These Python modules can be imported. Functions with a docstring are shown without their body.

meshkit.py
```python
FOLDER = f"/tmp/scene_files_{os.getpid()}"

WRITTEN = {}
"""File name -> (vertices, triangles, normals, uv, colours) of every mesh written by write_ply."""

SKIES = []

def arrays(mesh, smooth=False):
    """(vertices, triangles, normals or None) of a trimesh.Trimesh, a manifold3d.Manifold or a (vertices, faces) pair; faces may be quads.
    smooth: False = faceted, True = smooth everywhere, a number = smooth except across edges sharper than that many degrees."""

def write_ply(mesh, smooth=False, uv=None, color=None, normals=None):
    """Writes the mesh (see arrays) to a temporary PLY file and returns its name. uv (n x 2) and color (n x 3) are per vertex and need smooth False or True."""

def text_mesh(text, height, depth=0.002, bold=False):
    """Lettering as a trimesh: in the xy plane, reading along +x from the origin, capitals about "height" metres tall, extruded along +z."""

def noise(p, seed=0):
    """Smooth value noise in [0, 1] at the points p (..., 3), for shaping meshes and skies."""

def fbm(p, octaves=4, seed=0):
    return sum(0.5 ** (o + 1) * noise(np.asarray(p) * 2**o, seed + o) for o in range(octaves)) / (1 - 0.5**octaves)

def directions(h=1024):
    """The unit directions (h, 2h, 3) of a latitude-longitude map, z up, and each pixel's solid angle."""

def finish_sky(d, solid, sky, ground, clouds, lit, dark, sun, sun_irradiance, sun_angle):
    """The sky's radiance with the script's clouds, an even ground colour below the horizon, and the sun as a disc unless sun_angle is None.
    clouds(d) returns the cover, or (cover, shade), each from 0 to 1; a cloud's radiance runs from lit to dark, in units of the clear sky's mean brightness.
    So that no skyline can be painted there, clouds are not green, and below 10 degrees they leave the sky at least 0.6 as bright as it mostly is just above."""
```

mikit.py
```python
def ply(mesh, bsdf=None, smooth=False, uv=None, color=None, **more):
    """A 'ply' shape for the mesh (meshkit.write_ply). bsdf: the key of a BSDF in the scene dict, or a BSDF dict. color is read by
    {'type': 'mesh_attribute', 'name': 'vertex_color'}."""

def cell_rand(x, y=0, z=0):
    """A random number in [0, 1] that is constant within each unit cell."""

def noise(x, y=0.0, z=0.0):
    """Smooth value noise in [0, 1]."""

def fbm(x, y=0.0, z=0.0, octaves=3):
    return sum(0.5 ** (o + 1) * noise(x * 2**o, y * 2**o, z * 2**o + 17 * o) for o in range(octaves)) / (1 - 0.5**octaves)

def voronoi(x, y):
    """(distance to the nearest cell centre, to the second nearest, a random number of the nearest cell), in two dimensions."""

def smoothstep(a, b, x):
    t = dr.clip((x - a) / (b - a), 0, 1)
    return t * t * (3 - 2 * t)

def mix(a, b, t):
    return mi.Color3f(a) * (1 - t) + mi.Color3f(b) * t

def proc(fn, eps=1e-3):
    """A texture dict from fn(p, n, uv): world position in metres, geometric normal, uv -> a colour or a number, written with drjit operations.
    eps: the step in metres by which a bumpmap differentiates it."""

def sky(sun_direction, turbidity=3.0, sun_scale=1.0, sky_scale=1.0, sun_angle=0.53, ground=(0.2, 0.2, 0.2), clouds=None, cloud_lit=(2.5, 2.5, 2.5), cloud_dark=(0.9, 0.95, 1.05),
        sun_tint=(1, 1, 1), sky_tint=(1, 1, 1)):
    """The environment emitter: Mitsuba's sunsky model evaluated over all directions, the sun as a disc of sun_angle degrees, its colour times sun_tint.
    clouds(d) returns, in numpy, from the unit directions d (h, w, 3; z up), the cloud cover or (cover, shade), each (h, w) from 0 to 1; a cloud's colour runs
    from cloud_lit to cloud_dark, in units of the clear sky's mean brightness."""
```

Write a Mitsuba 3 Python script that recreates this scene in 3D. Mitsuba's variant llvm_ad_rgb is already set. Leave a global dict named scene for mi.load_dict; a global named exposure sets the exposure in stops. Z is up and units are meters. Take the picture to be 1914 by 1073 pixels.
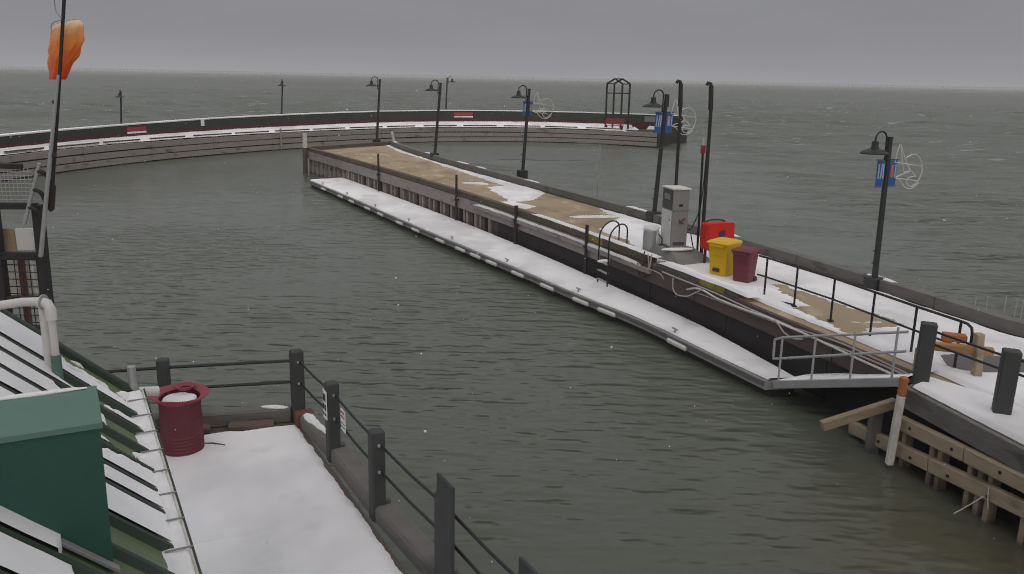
import math, numpy as np, trimesh, mitsuba as mi, drjit as dr, mikit, meshkit
from shapely.geometry import Polygon, Point
import shapely
T = mi.ScalarTransform4f
scene, labels = {}, {}

# ---------------------------------------------------------------- camera, sky, exposure
exposure = 2.2
scene['camera'] = {'type': 'perspective', 'fov': 61.767, 'fov_axis': 'x', 'near_clip': 0.05, 'far_clip': 60000.0,
    'to_world': T().look_at(origin=[0, 0, 7.2], target=(0.0, 0.971, 6.963), up=(-0.021, 0.237, 0.971)),
    'medium': {'type': 'ref', 'id': 'air'}}
scene['air'] = {'type': 'homogeneous', 'albedo': {'type': 'rgb', 'value': [0.95, 0.95, 0.95]}, 'sigma_t': 0.0004}
scene['sky'] = mikit.sky((0.2, -0.75, 0.65), turbidity=3, sun_scale=0.13, sun_angle=70, sun_tint=(.90, .97, 1.10),
    clouds=lambda d: (np.ones(d.shape[:2]), 1.0 - np.clip(d[..., 2], 0, 1) ** 1.1 * .96 - .27 * np.exp(-np.clip(d[..., 2], 0, 1) / .04)
        + .11 * (meshkit.fbm(d * [5, 5, 22], 5, 3) - .5)),      # overcast: brightest overhead, paler again in the snowy air along the horizon
    cloud_lit=(1.54, 1.55, 1.63), cloud_dark=(0.55, 0.55, 0.585))

# ---------------------------------------------------------------- materials
def bs(name, b): scene[name] = b; return name
def pr_(color, rough=0.6, metal=0.0, spec=0.4, **k):
    if callable(color): color = mikit.proc(color)
    elif not isinstance(color, dict): color = {'type': 'rgb', 'value': list(color)}
    if callable(rough): rough = mikit.proc(rough)
    return {'type': 'twosided', 'bsdf': {'type': 'principled', 'base_color': color, 'roughness': rough, 'metallic': metal, 'specular': spec, **k}}
N, FB, SS, MX = mikit.noise, mikit.fbm, mikit.smoothstep, mikit.mix
def woody(c0, c1, dark, f=1.0):
    def fn(p, n, uv):
        a = FB(p.x * 2.1 * f, p.y * 2.1 * f, p.z * 5 * f, 3)
        g = N(p.x * 9 * f + 5 * a, p.y * 9 * f, p.z * 38 * f)
        s = SS(0.62, 0.8, FB(p.x * 1.3 + 7, p.y * 1.3, p.z * 3.1, 3))
        return MX(MX(c0, c1, dr.clip(0.35 * g + 0.9 * a - 0.1, 0, 1)), dark, 0.7 * s)
    return fn
WL = 0.62     # water level: timber is wet and dark just above it
def timber(c0, c1, dark, f=1.0):
    base = woody(c0, c1, dark, f)
    def fn(p, n, uv):
        wet = SS(WL + .34, WL + .05, p.z + .22 * N(p.x * 5, p.y * 5, 0.0))
        return base(p, n, uv) * (1 - .62 * wet)
    return fn
def split_relief(p, n, uv): return .010 * N(p.x * 7, p.y * 7, p.z * 55) + .012 * FB(p.x * 16, p.y * 16, p.z * 24, 2)
def rough_(b): return {'type': 'bumpmap', 'scale': 1.0, 'texture': mikit.proc(split_relief, eps=.006), 'bsdf': b['bsdf']} if b['type'] == 'twosided' else b
def painted(c, c2, f=1.0, amt=0.6):
    def fn(p, n, uv):
        a = FB(p.x * 1.7 * f, p.y * 1.7 * f, p.z * 1.1 * f, 3)
        g = N(p.x * 23 * f, p.y * 23 * f, p.z * 6 * f)
        return MX(c, c2, dr.clip(amt * (1.6 * a - 0.45 + 0.25 * g), 0, 1))
    return fn
bs('grey_timber', pr_(woody((.23, .205, .195), (.34, .31, .295), (.10, .088, .082)), .85))
bs('rail_timber', pr_(woody((.085, .07, .055), (.14, .115, .085), (.05, .045, .035)), .85))
bs('curb_timber', {'type': 'twosided', 'bsdf': rough_(pr_(timber((.12, .115, .11), (.185, .175, .165), (.07, .062, .06)), .85))})
bs('tan_timber', {'type': 'twosided', 'bsdf': rough_(pr_(timber((.27, .215, .15), (.41, .335, .245), (.12, .10, .06)), .8))})
bs('old_timber', {'type': 'twosided', 'bsdf': rough_(pr_(timber((.20, .155, .105), (.31, .25, .18), (.09, .075, .05)), .8))})
bs('raw_timber', pr_(woody((.34, .19, .08), (.46, .28, .13), (.22, .11, .05)), .75))
bs('orange_paint', pr_(painted((.42, .15, .045), (.30, .10, .04)), .6))
bs('black_timber', pr_(painted((.046, .049, .05), (.075, .077, .078), 2.0), .7))
bs('dark_wall', pr_(painted((.042, .038, .037), (.028, .026, .026), 1.0), .8))
bs('brown_pile', pr_(timber((.085, .066, .063), (.125, .098, .092), (.05, .038, .036)), .8))
bs('pale_pile', pr_(timber((.24, .205, .19), (.36, .31, .285), (.11, .09, .085)), .8))
bs('deck_tan', pr_(lambda p, n, uv: MX((1, 1, 1), (.68, .66, .64), .7 * SS(.50, .72, FB(p.x * .9 + 4, p.y * .7, 1.0, 4))) * MX(MX((.36, .285, .185), (.30, .24, .16), FB(p.x * .6, p.y * .6, 3.0, 4)), (.43, .36, .255), SS(.55, .8, FB(p.x * 2.3, p.y * 1.1, 9.0, 3))), .8))
bs('deck_board', pr_(painted((.10, .085, .075), (.15, .125, .11), 1.0), .85))
bs('snow', pr_(lambda p, n, uv: MX(MX((.81, .81, .825), (.64, .64, .655), SS(.42, .72, FB(p.x * .8 + 3, p.y * .5, p.z, 4))), (.50, .50, .51), .24 * SS(.60, .80, FB(p.x * 2.7, p.y * 2.2 + 9, p.z, 3))), .9, spec=.2))
bs('wet_timber', pr_(woody((.075, .056, .052), (.12, .09, .082), (.04, .032, .03)), .8))
bs('rust_timber', pr_(woody((.115, .082, .062), (.155, .115, .09), (.06, .045, .038)), .8))
bs('wet_boards', pr_(painted((.10, .098, .098), (.14, .135, .135), 1.0), .6))
bs('black_metal', pr_((.022, .023, .025), .45))
bs('lamp_green', pr_((.030, .035, .034), .45))
bs('worn_black', pr_(painted((.034, .031, .031), (.020, .020, .022), 3.0), .5))
bs('galvanised', pr_(painted((.42, .43, .44), (.30, .31, .32), 3.0), .5, metal=.3))
bs('aluminium', pr_((.50, .51, .52), .45, metal=.4))
bs('white_plastic', pr_(painted((.66, .655, .64), (.55, .54, .52), 3.0), .5))
bs('white_paint', pr_(painted((.70, .69, .66), (.46, .43, .38), 5.0, .9), .6))
bs('cabinet_grey', pr_(painted((.23, .235, .24), (.19, .195, .20), 2.0), .5))
bs('display_dark', pr_((.055, .055, .058), .3))
bs('concrete', pr_(painted((.235, .23, .22), (.17, .165, .155), 2.0), .9))
bs('dark_green', pr_(painted((.020, .078, .060), (.026, .092, .072), 1.0), .55))
bs('trim_green', pr_(painted((.095, .185, .15), (.12, .21, .175), 1.0), .55))
bs('roof_green', pr_(painted((.085, .125, .055), (.16, .20, .13), 2.0, .8), .6))
bs('seam_green', pr_(painted((.030, .048, .035), (.045, .065, .045), 2.0), .6))
bs('wall_green', pr_(painted((.034, .040, .036), (.052, .056, .05), .5), .8))
bs('dark_red', pr_(painted((.085, .020, .024), (.06, .02, .022), 1.0), .7))
bs('red_paint', pr_((.36, .035, .045), .5))
bs('cabinet_red', pr_((.60, .022, .014), .4))
bs('burgundy', pr_(painted((.118, .020, .030), (.145, .034, .043), 2.0), .5))
bs('lid_red', pr_(painted((.30, .06, .08), (.24, .045, .06), 2.0), .5))
bs('bin_burgundy', pr_(painted((.175, .042, .055), (.15, .036, .045), 2.0), .5))
bs('bin_yellow', pr_(painted((.72, .46, .004), (.62, .38, .006), 2.0), .42))
bs('yellow_paint', pr_(painted((.36, .28, .04), (.16, .13, .06), 5.0, 1.0), .7))
bs('blue_cloth', pr_((.035, .115, .32), .8))
bs('pale_cloth', pr_((.38, .46, .60), .8))
bs('orange_cloth', pr_((.48, .17, .085), .8))
bs('pink_cloth', pr_((.45, .32, .36), .8))
bs('navy_mark', pr_((.06, .03, .09), .5))
bs('wire_white', pr_((.60, .60, .575), .5))
bs('hose_grey', pr_((.42, .40, .39), .6))
bs('hose_pink', pr_((.40, .32, .31), .6))
bs('rust', pr_(painted((.16, .075, .05), (.10, .05, .04), 4.0), .8))
bs('sign_white', pr_((.70, .70, .70), .5))
bs('flake', {'type': 'diffuse', 'reflectance': {'type': 'rgb', 'value': [.8, .8, .8]}})
bs('windsock_cloth', {'type': 'twosided', 'bsdf': {'type': 'principled', 'base_color': {'type': 'mesh_attribute', 'name': 'vertex_color'}, 'roughness': .8, 'specular': .2}})
def lake_colour(p, n, uv):
    m = FB(p.x * .05, p.y * .05, 1.0, 3)
    c = MX((.106, .117, .094), (.084, .098, .074), m)
    shallow = SS(0.0, 1.0, (p.x - 2.0) * .22) * SS(17.0, 8.0, p.y) * SS(.30, .62, FB(p.x * .5, p.y * .5, 4.0, 3))
    c = MX(c, (.092, .076, .044), .85 * shallow)
    s = FB(p.x * .55, p.y * 1.5, 0.0, 3)
    far = (SS(55.0, 110.0, p.y) + SS(14.0, 40.0, p.x)) * SS(420.0, 200.0, p.y)
    cap = SS(.70, .78, s) * SS(.53, .63, FB(p.x * .16, p.y * .2, 8.0, 2)) * dr.clip(far, 0, 1)
    return MX(c, (.42, .43, .43), .5 * cap)
def lake_rough(p, n, uv): return .19 + .18 * SS(200.0, 700.0, p.y) + .09 * dr.clip(SS(60.0, 130.0, p.y) + SS(10.0, 40.0, p.x), 0, 1)
def ripples(p, n, uv):
    w1 = FB(p.x * 1.4 + .3 * p.y, p.y * 4.2, 0.0, 2)
    w2 = N(p.x * 6.3, p.y * 14.5, 5.0)
    lake = dr.clip(SS(80.0, 110.0, p.y) + SS(9.0, 16.0, p.x - .1 * p.y), 0, 1) * SS(650.0, 180.0, p.y)
    gust = .45 + 1.1 * SS(.35, .65, FB(p.x * .07 + 5, p.y * .10, 2.0, 2))
    return gust * SS(300.0, 90.0, p.y) * (.050 * w1 + .006 * w2) + lake * (.40 * FB(p.x * .40, p.y * 1.15, 3.0, 4) + .40 * FB(p.x * .11 + .05 * p.y, p.y * .36, 7.0, 2))
bs('water', {'type': 'bumpmap', 'scale': 1.0, 'texture': mikit.proc(ripples, eps=.02),
    'bsdf': {'type': 'principled', 'base_color': mikit.proc(lake_colour), 'roughness': mikit.proc(lake_rough), 'specular': .35}})

# ---------------------------------------------------------------- helpers
def free(key):
    used = set(labels) | set(scene) | {k.split('__')[0] for k in scene}
    if key not in used: return key
    i = 1
    while f'{key}_{i:03d}' in used: i += 1
    return f'{key}_{i:03d}'
def thing(name, label, cat, group=None):
    k = free(name); labels[k] = {'label': label, 'category': cat}
    if group: labels[k]['group'] = group
    return k
counts = {}
def part(parent, name, mesh, mat, smooth=False, label=None, kind=None, **kw):
    base = f'{parent}__{name}'; i = counts.get(base, 0); counts[base] = i + 1
    key = base if i == 0 else f'{base}_{i:03d}'
    if isinstance(mesh, list): mesh = cat(mesh)
    scene[key] = mikit.ply(mesh, mat, smooth, **kw)
    if label or kind:
        labels[key] = {}
        if label: labels[key]['label'] = label
        if kind: labels[key]['kind'] = kind
    return key
def struct(name, mesh, mat, label=None, smooth=False):
    scene[name] = mikit.ply(mesh, mat, smooth); labels[name] = {'kind': 'structure'}
    if label: labels[name]['label'] = label
def single(name, label, category, mesh, mat, smooth=False, group=None, kind=None, **kw):
    k = free(name); labels[k] = {'label': label, 'category': category}
    if group: labels[k]['group'] = group
    if kind: labels[k]['kind'] = kind
    if isinstance(mesh, list): mesh = cat(mesh)
    scene[k] = mikit.ply(mesh, mat, smooth, **kw); return k
def cat(ms): return trimesh.util.concatenate([m if isinstance(m, trimesh.Trimesh) else trimesh.Trimesh(*m, process=False) for m in ms])
V = lambda *a: np.array(a, float)
def unit(a): a = np.asarray(a, float); return a / max(np.linalg.norm(a), 1e-12)
def frame(d, up=(0, 0, 1)):
    d = unit(d); up = np.asarray(up, float)
    if abs(d @ unit(up)) > .98: up = V(1, 0, 0) if abs(d[0]) < .9 else V(0, 1, 0)
    s = unit(np.cross(d, up)); return s, np.cross(s, d)
def sweep(rings, caps=True):
    n = len(rings[0]); v = np.vstack(rings); f = []
    for i in range(len(rings) - 1):
        for j in range(n):
            a, b = i * n + j, i * n + (j + 1) % n
            f += [[a, b, b + n], [a, b + n, a + n]]
    if caps:
        for j in range(1, n - 1):
            f.append([0, j + 1, j]); o = (len(rings) - 1) * n; f.append([o, o + j, o + j + 1])
    m = trimesh.Trimesh(v, f, process=False); m.fix_normals() if len(f) < 400 else None
    return m
def beam(p, q, w, h, bev=.012, up=(0, 0, 1)):
    """squared timber from p to q (axis), width w sideways, height h, chamfered"""
    p, q = V(*p), V(*q); s, u = frame(q - p, up); d = unit(q - p); bev = min(bev, w * .3, h * .3)
    a, b = w / 2, h / 2
    def ring(o, e):
        a2, b2 = a - e, b - e
        prof = [(-a2 + bev, -b2), (a2 - bev, -b2), (a2, -b2 + bev), (a2, b2 - bev), (a2 - bev, b2), (-a2 + bev, b2), (-a2, b2 - bev), (-a2, -b2 + bev)]
        return np.array([o + x * s + y * u for x, y in prof])
    return sweep([ring(p, bev * .7), ring(p + d * bev * .7, 0), ring(q - d * bev * .7, 0), ring(q, bev * .7)])
def post(x, y, z0, z1, w, yaw=0, w2=None, tilt=(0, 0)):
    c, s = math.cos(yaw), math.sin(yaw)
    return beam((x, y, z0), (x + tilt[0], y + tilt[1], z1), w, w2 or w, .02, up=(c, s, 0))
def box(x0, x1, y0, y1, z0, z1, bev=.01):
    return beam(((x0 + x1) / 2, y0, (z0 + z1) / 2), ((x0 + x1) / 2, y1, (z0 + z1) / 2), x1 - x0, z1 - z0, bev)
def tube(pts, r, n=8, closed=False):
    pts = [V(*p) for p in pts]; rings = []; u = None
    rs = r if hasattr(r, '__len__') else [r] * len(pts)
    for i, p in enumerate(pts):
        a, b = pts[max(i - 1, 0)], pts[min(i + 1, len(pts) - 1)]
        if closed: a, b = pts[i - 1], pts[(i + 1) % len(pts)]
        d = unit(b - a)
        if u is None: s, u = frame(d)
        else:
            u = unit(u - d * (u @ d)); s = np.cross(d, u)
        rings.append(np.array([p + rs[i] * (math.cos(t) * s + math.sin(t) * u) for t in np.arange(n) * 2 * math.pi / n]))
    if closed: rings.append(rings[0].copy())
    return sweep(rings, not closed)
def lathe(prof, c=(0, 0, 0), n=24, closed=True, phase=0, axis=None):
    rings = [np.array([[r * math.cos(t), r * math.sin(t), z] for t in phase + np.arange(n) * 2 * math.pi / n]) for r, z in prof]
    m = sweep(rings, closed); m.apply_translation(c); return m
def prism(poly, z0, z1):
    p = Polygon([q[:2] for q in poly]); m = trimesh.creation.extrude_polygon(p, z1 - z0, engine='earcut'); m.apply_translation((0, 0, z0)); return m
def slab(pts, n, th):
    """flat polygon of 3-D points given thickness th along -n"""
    a = np.array(pts, float); n = unit(n); k = len(a); v = np.vstack([a, a - n * th]); f = []
    for j in range(1, k - 1): f += [[0, j, j + 1], [k, k + j + 1, k + j]]
    for j in range(k):
        b = (j + 1) % k; f += [[j, k + j, k + b], [j, k + b, b]]
    m = trimesh.Trimesh(v, f, process=False); m.fix_normals(); return m
def spline(P, n):
    from scipy.interpolate import PchipInterpolator
    P = np.array(P, float); t = np.r_[0, np.cumsum(np.linalg.norm(np.diff(P, axis=0), axis=1))]; t /= t[-1]
    u = np.linspace(0, 1, n); return np.c_[tuple(PchipInterpolator(t, P[:, k])(u) for k in range(P.shape[1]))]
def arclen(P): return np.r_[0, np.cumsum(np.linalg.norm(np.diff(P, axis=0), axis=1))]
def along(P, s):
    """points at arc lengths s along the polyline P"""
    a = arclen(P); return np.c_[tuple(np.interp(s, a, P[:, k]) for k in range(P.shape[1]))]
def hsheet(X, Y, Z, th, eps=.004):
    """snow: a height field of thickness th on the surface (X, Y, Z); cells without snow are left out"""
    h, w = th.shape; on = th > 0
    v = np.stack([X, Y, Z + np.maximum(th, -.02)], -1).reshape(-1, 3); idx = np.arange(h * w).reshape(h, w)
    keep = (on[:-1, :-1] | on[1:, :-1] | on[:-1, 1:] | on[1:, 1:])
    a, b, c, d = idx[:-1, :-1][keep], idx[:-1, 1:][keep], idx[1:, 1:][keep], idx[1:, :-1][keep]
    f = np.vstack([np.c_[a, b, c], np.c_[a, c, d]])
    m = trimesh.Trimesh(v, f, process=False); m.remove_unreferenced_vertices()
    if m.face_normals[:, 2].mean() < 0: m.invert()
    return m
def fbm2(x, y, f, seed=0, oct=4): return meshkit.fbm(np.stack([x * f, y * f, np.zeros_like(x) + .5], -1), oct, seed)
def lump(c, sx, sy, sz, seed=0, yaw=0):
    """an uneven lump of snow"""
    m = trimesh.creation.icosphere(subdivisions=2); v = m.vertices.copy()
    v *= (1 + .55 * (meshkit.fbm(v * 1.7 + seed * 3.1, 3, seed) - .5))[:, None]; v *= [sx, sy, sz]
    cs, sn = math.cos(yaw), math.sin(yaw); v = np.c_[v[:, 0] * cs - v[:, 1] * sn, v[:, 0] * sn + v[:, 1] * cs, v[:, 2]]
    m.vertices = v + np.array(c); return m
rng = np.random.default_rng(7)
# ---------------------------------------------------------------- plan curves (metres)
JY_L = [3.011692066678231e-05, -0.006086797124075839, -0.1811796821324939, 11.432653762319593]
JY_R = [8.499905062200065e-05, -0.01049298964101001, -0.035871022030802405, 14.27588752422591]
def xL(y): return np.polyval(JY_L, y)
def xR(y): return np.polyval(JY_R, y)
DZ, WZ = 2.1, 0.62     # pier decks and water level
NU = 61
yl, yr = np.linspace(58.8, 14.6, NU), np.linspace(65.6, 17.6, NU)
JL = np.c_[xL(yl), yl]; JR = np.c_[xR(yr), yr]
JLx = np.vstack([JL, [[8.55, 11.2], [10.2, 7.0]]]); JRx = np.vstack([JR, [[13.4, 13.4], [16.6, 7.0]]])
def outL(P):       # outward normal of the left edge
    t = np.gradient(P, axis=0); t /= np.linalg.norm(t, axis=1)[:, None]; return np.c_[t[:, 1], -t[:, 0]]
def offset(P, d):  # positive = towards the harbour (left) side
    return P + outL(P) * d
BWF = spline(np.array([[-38.5, 30.0], [-36.0, 40.0], [-34.0, 49.0], [-32.8, 54.8], [-31.9, 59.6], [-30.6, 64.8], [-28.7, 69.9], [-26.2, 75.3], [-23.1, 80.7], [-19.3, 86.2], [-14.8, 91.5], [-6.8, 97.5], [2.3, 99.6], [8.3, 98.6], [15.6, 95.4]]) * .927, 140)
def bw_off(d):
    t = np.gradient(BWF, axis=0); t /= np.linalg.norm(t, axis=1)[:, None]; return BWF + np.c_[-t[:, 1], t[:, 0]] * d
def bw_at(s, d):   # points at arc lengths s, distances d behind the front edge
    t = np.gradient(BWF, axis=0); t /= np.linalg.norm(t, axis=1)[:, None]; nn = np.c_[-t[:, 1], t[:, 0]]
    return along(BWF, s) + along2(nn, s) * np.broadcast_to(d, len(s))[:, None]
def along2(Q, s): a = arclen(BWF); return np.c_[np.interp(s, a, Q[:, 0]), np.interp(s, a, Q[:, 1])]
def wall_off(s): return np.interp(s, [0, 24, 34, 46, 58, 73, 80, 91], [.8, 1.0, 1.35, 2.3, 3.3, 5.3, 6.4, 6.7])
def wall_top(s): return np.interp(s, [0, 24, 34, 46, 58, 73, 91], [3.08, 3.11, 3.2, 3.36, 3.47, 3.57, 3.56])
def strip(A, B, zA, zB):
    """quad strip between two polylines"""
    n = len(A); zA = np.broadcast_to(zA, n); zB = np.broadcast_to(zB, n)
    v = np.vstack([np.c_[A, zA], np.c_[B, zB]]); i = np.arange(n - 1)
    return trimesh.Trimesh(v, np.vstack([np.c_[i, i + 1, i + 1 + n], np.c_[i, i + 1 + n, i + n]]), process=False)
def solid(A, B, z0, z1):
    """closed body between polylines A and B (equal length), z0..z1"""
    n = len(A); z0, z1 = np.broadcast_to(z0, n), np.broadcast_to(z1, n)
    rings = [np.array([[*A[i], z0[i]], [*B[i], z0[i]], [*B[i], z1[i]], [*A[i], z1[i]]]) for i in range(n)]
    return sweep(rings)

# ---------------------------------------------------------------- water
def build_water():
    th = np.radians(np.r_[np.linspace(-38, 38, 620), np.linspace(40, 320, 90)]); r = np.r_[.4, np.geomspace(3.0, 45, 260), 45 * 1.0 + np.cumsum(np.linspace(.18, .95, 560)), np.geomspace(362, 22000, 190)]
    R, A = np.meshgrid(r, th, indexing='ij'); X, Y = R * np.sin(A), R * np.cos(A)
    yb = np.interp(X, BWF[:, 0], BWF[:, 1], left=0, right=300); beyond = np.clip((Y - yb - 2) / 6, 0, 1) * (X < 17)
    right = np.clip((X - np.polyval(JY_R, np.clip(Y, 0, 66))) / 3, 0, 1) * (Y < 70) + np.clip((X - 5) / 12, 0, 1) * (Y >= 70)
    lake = np.clip(np.maximum(beyond, right), 0, 1)
    dr_ = np.gradient(r)[:, None] * np.ones_like(A)
    def wave(lx, ly, seed): return meshkit.fbm(np.stack([X / lx + .3 * Y / ly, Y / ly, np.full_like(X, seed)], -1), 2, seed) - .5
    fade = lambda l: np.clip(1.6 - dr_ / (l * .28), 0, 1)
    far = np.clip((R - 20) / 120, 0, 1)
    Z = lake * 1.25 * ((.16 + .62 * far) * wave(7.5, 3.6, 1) * fade(3.6) + .20 * wave(2.6, 1.1, 2) * fade(1.1) + far * np.clip(1.6 - R / 700, 0, 1) * wave(26, 13, 3) * fade(13)) + (1 - lake) * (.045 * wave(1.9, .8, 4) * fade(.8) + .02 * wave(.8, .33, 5) * fade(.33))
    Z = Z + WZ; h, w = X.shape; idx = np.arange(h * w).reshape(h, w); a = idx[:-1]; b = np.roll(a, -1, 1); d = idx[1:]; c = np.roll(d, -1, 1)
    f = np.vstack([np.c_[a.ravel(), d.ravel(), b.ravel()], np.c_[b.ravel(), d.ravel(), c.ravel()]])
    v = np.stack([X, Y, Z], -1).reshape(-1, 3); m = trimesh.Trimesh(v, f, process=False)
    if m.face_normals[:200, 2].mean() < 0: m.invert()
    return m
struct('lake_water', build_water(), 'water', 'grey green lake water, choppy beyond the piers and rippled inside the harbour', smooth=True)

# ---------------------------------------------------------------- breakwater
bw = thing('breakwater', 'long curved timber-faced breakwater with a snowy walkway closing the far side of the harbour', 'breakwater')
part(bw, 'core', solid(bw_off(.12), bw_off(8.8), -1.5, 2.02), 'dark_wall')
cap_end = along(BWF, [arclen(BWF)[-1]])[0]
La = arclen(BWF)[-1]
edges = np.r_[np.arange(18, La, 6.4), La]
bwo = bw_off(-.02)
for k, (z0, z1) in enumerate([(1.66, 2.06), (1.18, 1.57), (.70, 1.09)]):
    for s0, s1 in zip(edges[:-1], edges[1:]):
        jit = rng.uniform(-.02, .02); S = np.linspace(s0 + .02, s1 - .02, 5); A = along(bwo, S)
        part(bw, 'face_timber', solid(A, A + (along(bw_off(.2), S) - A) * 1.0, z0 + jit, z1 + jit), 'grey_timber')
for s0 in np.arange(20, La - 3, 4.4):
    s1 = s0 + rng.uniform(3.2, 4.0); q = along(bw_off(.35), [s0, s1])
    part(bw, 'rail_timber', beam((*q[0], 2.27), (*q[1], 2.27), .20, .11), 'rail_timber'); part(bw, 'rail_snow', lump((*((q[0] + q[1]) / 2), 2.325), .5 * np.linalg.norm(q[1] - q[0]), .10, .05, int(s0), math.atan2(*(q[1] - q[0])[::-1])), 'snow', True)
# snow on its walkway, drifted up against the wall, and on the rail
def bw_snow():
    ss = np.linspace(2, La - .2, 460); w = np.linspace(0, 1, 22); W_ = np.repeat(w[None], len(ss), 0); wo = wall_off(ss)[:, None]
    cr = .1 + (wo - .12) * W_; P = np.array([bw_at(ss, cr[:, j]) for j in range(22)]); X, Y = P[..., 0].T, P[..., 1].T; s = np.broadcast_to(ss[:, None], X.shape)
    th = .10 + .30 * np.clip((W_ - .25) / .75, 0, 1) ** 1.3 + .08 * (fbm2(X, Y, .8, 3) - .5)
    end = np.clip((La - s) / 9, 0, 1); th = np.where((end < .9) & (fbm2(X, Y, .5, 5) > .25 + .55 * end), -.02, th)
    return hsheet(X, Y, np.full_like(X, 2.04), th)
single('snow', 'white snow cover lying along the walkway of the far breakwater', 'snow', bw_snow(), 'snow', True, kind='stuff')
part(bw, 'end_deck', solid(along(bw_off(.12), np.linspace(La - 9, La, 6)), along(bw_off(6.3), np.linspace(La - 9, La, 6)), 2.022, 2.05), 'deck_board')
sw = thing('sea_wall', 'dark green wave wall with a dark red foot strip standing along the breakwater walkway', 'wall')
Sw = np.linspace(0, La, 150)
wo_, wt_ = wall_off(Sw), wall_top(Sw)
part(sw, 'wall_body', solid(bw_at(Sw, wo_), bw_at(Sw, wo_ + .5), 2.0, wt_), 'wall_green')
part(sw, 'foot_strip', solid(bw_at(Sw, wo_ - .04), bw_at(Sw, wo_ - .002), 2.1, 2.42 + (wt_ - 2.42) * .30), 'dark_red', label='dark red painted strip along the foot of the wave wall')
part(sw, 'snow_cap', solid(bw_at(Sw, wo_ - .02), bw_at(Sw, wo_ + .52), wt_ + .003, wt_ + .09), 'snow', label='thin white snow cap on the wave wall')
def wall_frame(px, py):   # nearest place on the wall's front face
    S_ = np.linspace(0, La, 1500); P = bw_at(S_, wall_off(S_)); i = int(np.argmin((P[:, 0] - px) ** 2 + (P[:, 1] - py) ** 2)); i = min(max(i, 1), 1498)
    return P[i], unit(P[i + 1] - P[i - 1])
def wall_sign(name, label, cat_, x, y, w, z0, z1, mats):
    o, t = wall_frame(x, y); n = V(t[1], -t[0]); k = thing(name, label, cat_); h = (z1 - z0)
    for nm, a, b, m, pr2 in mats:
        q0, q1 = o - t * w / 2 + n * (.06 + pr2), o + t * w / 2 + n * (.06 + pr2)
        zc = z0 + h * (a + b) / 2; part(k, nm, beam((*q0, zc), (*q1, zc), .05, h * (b - a)), m)
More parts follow.
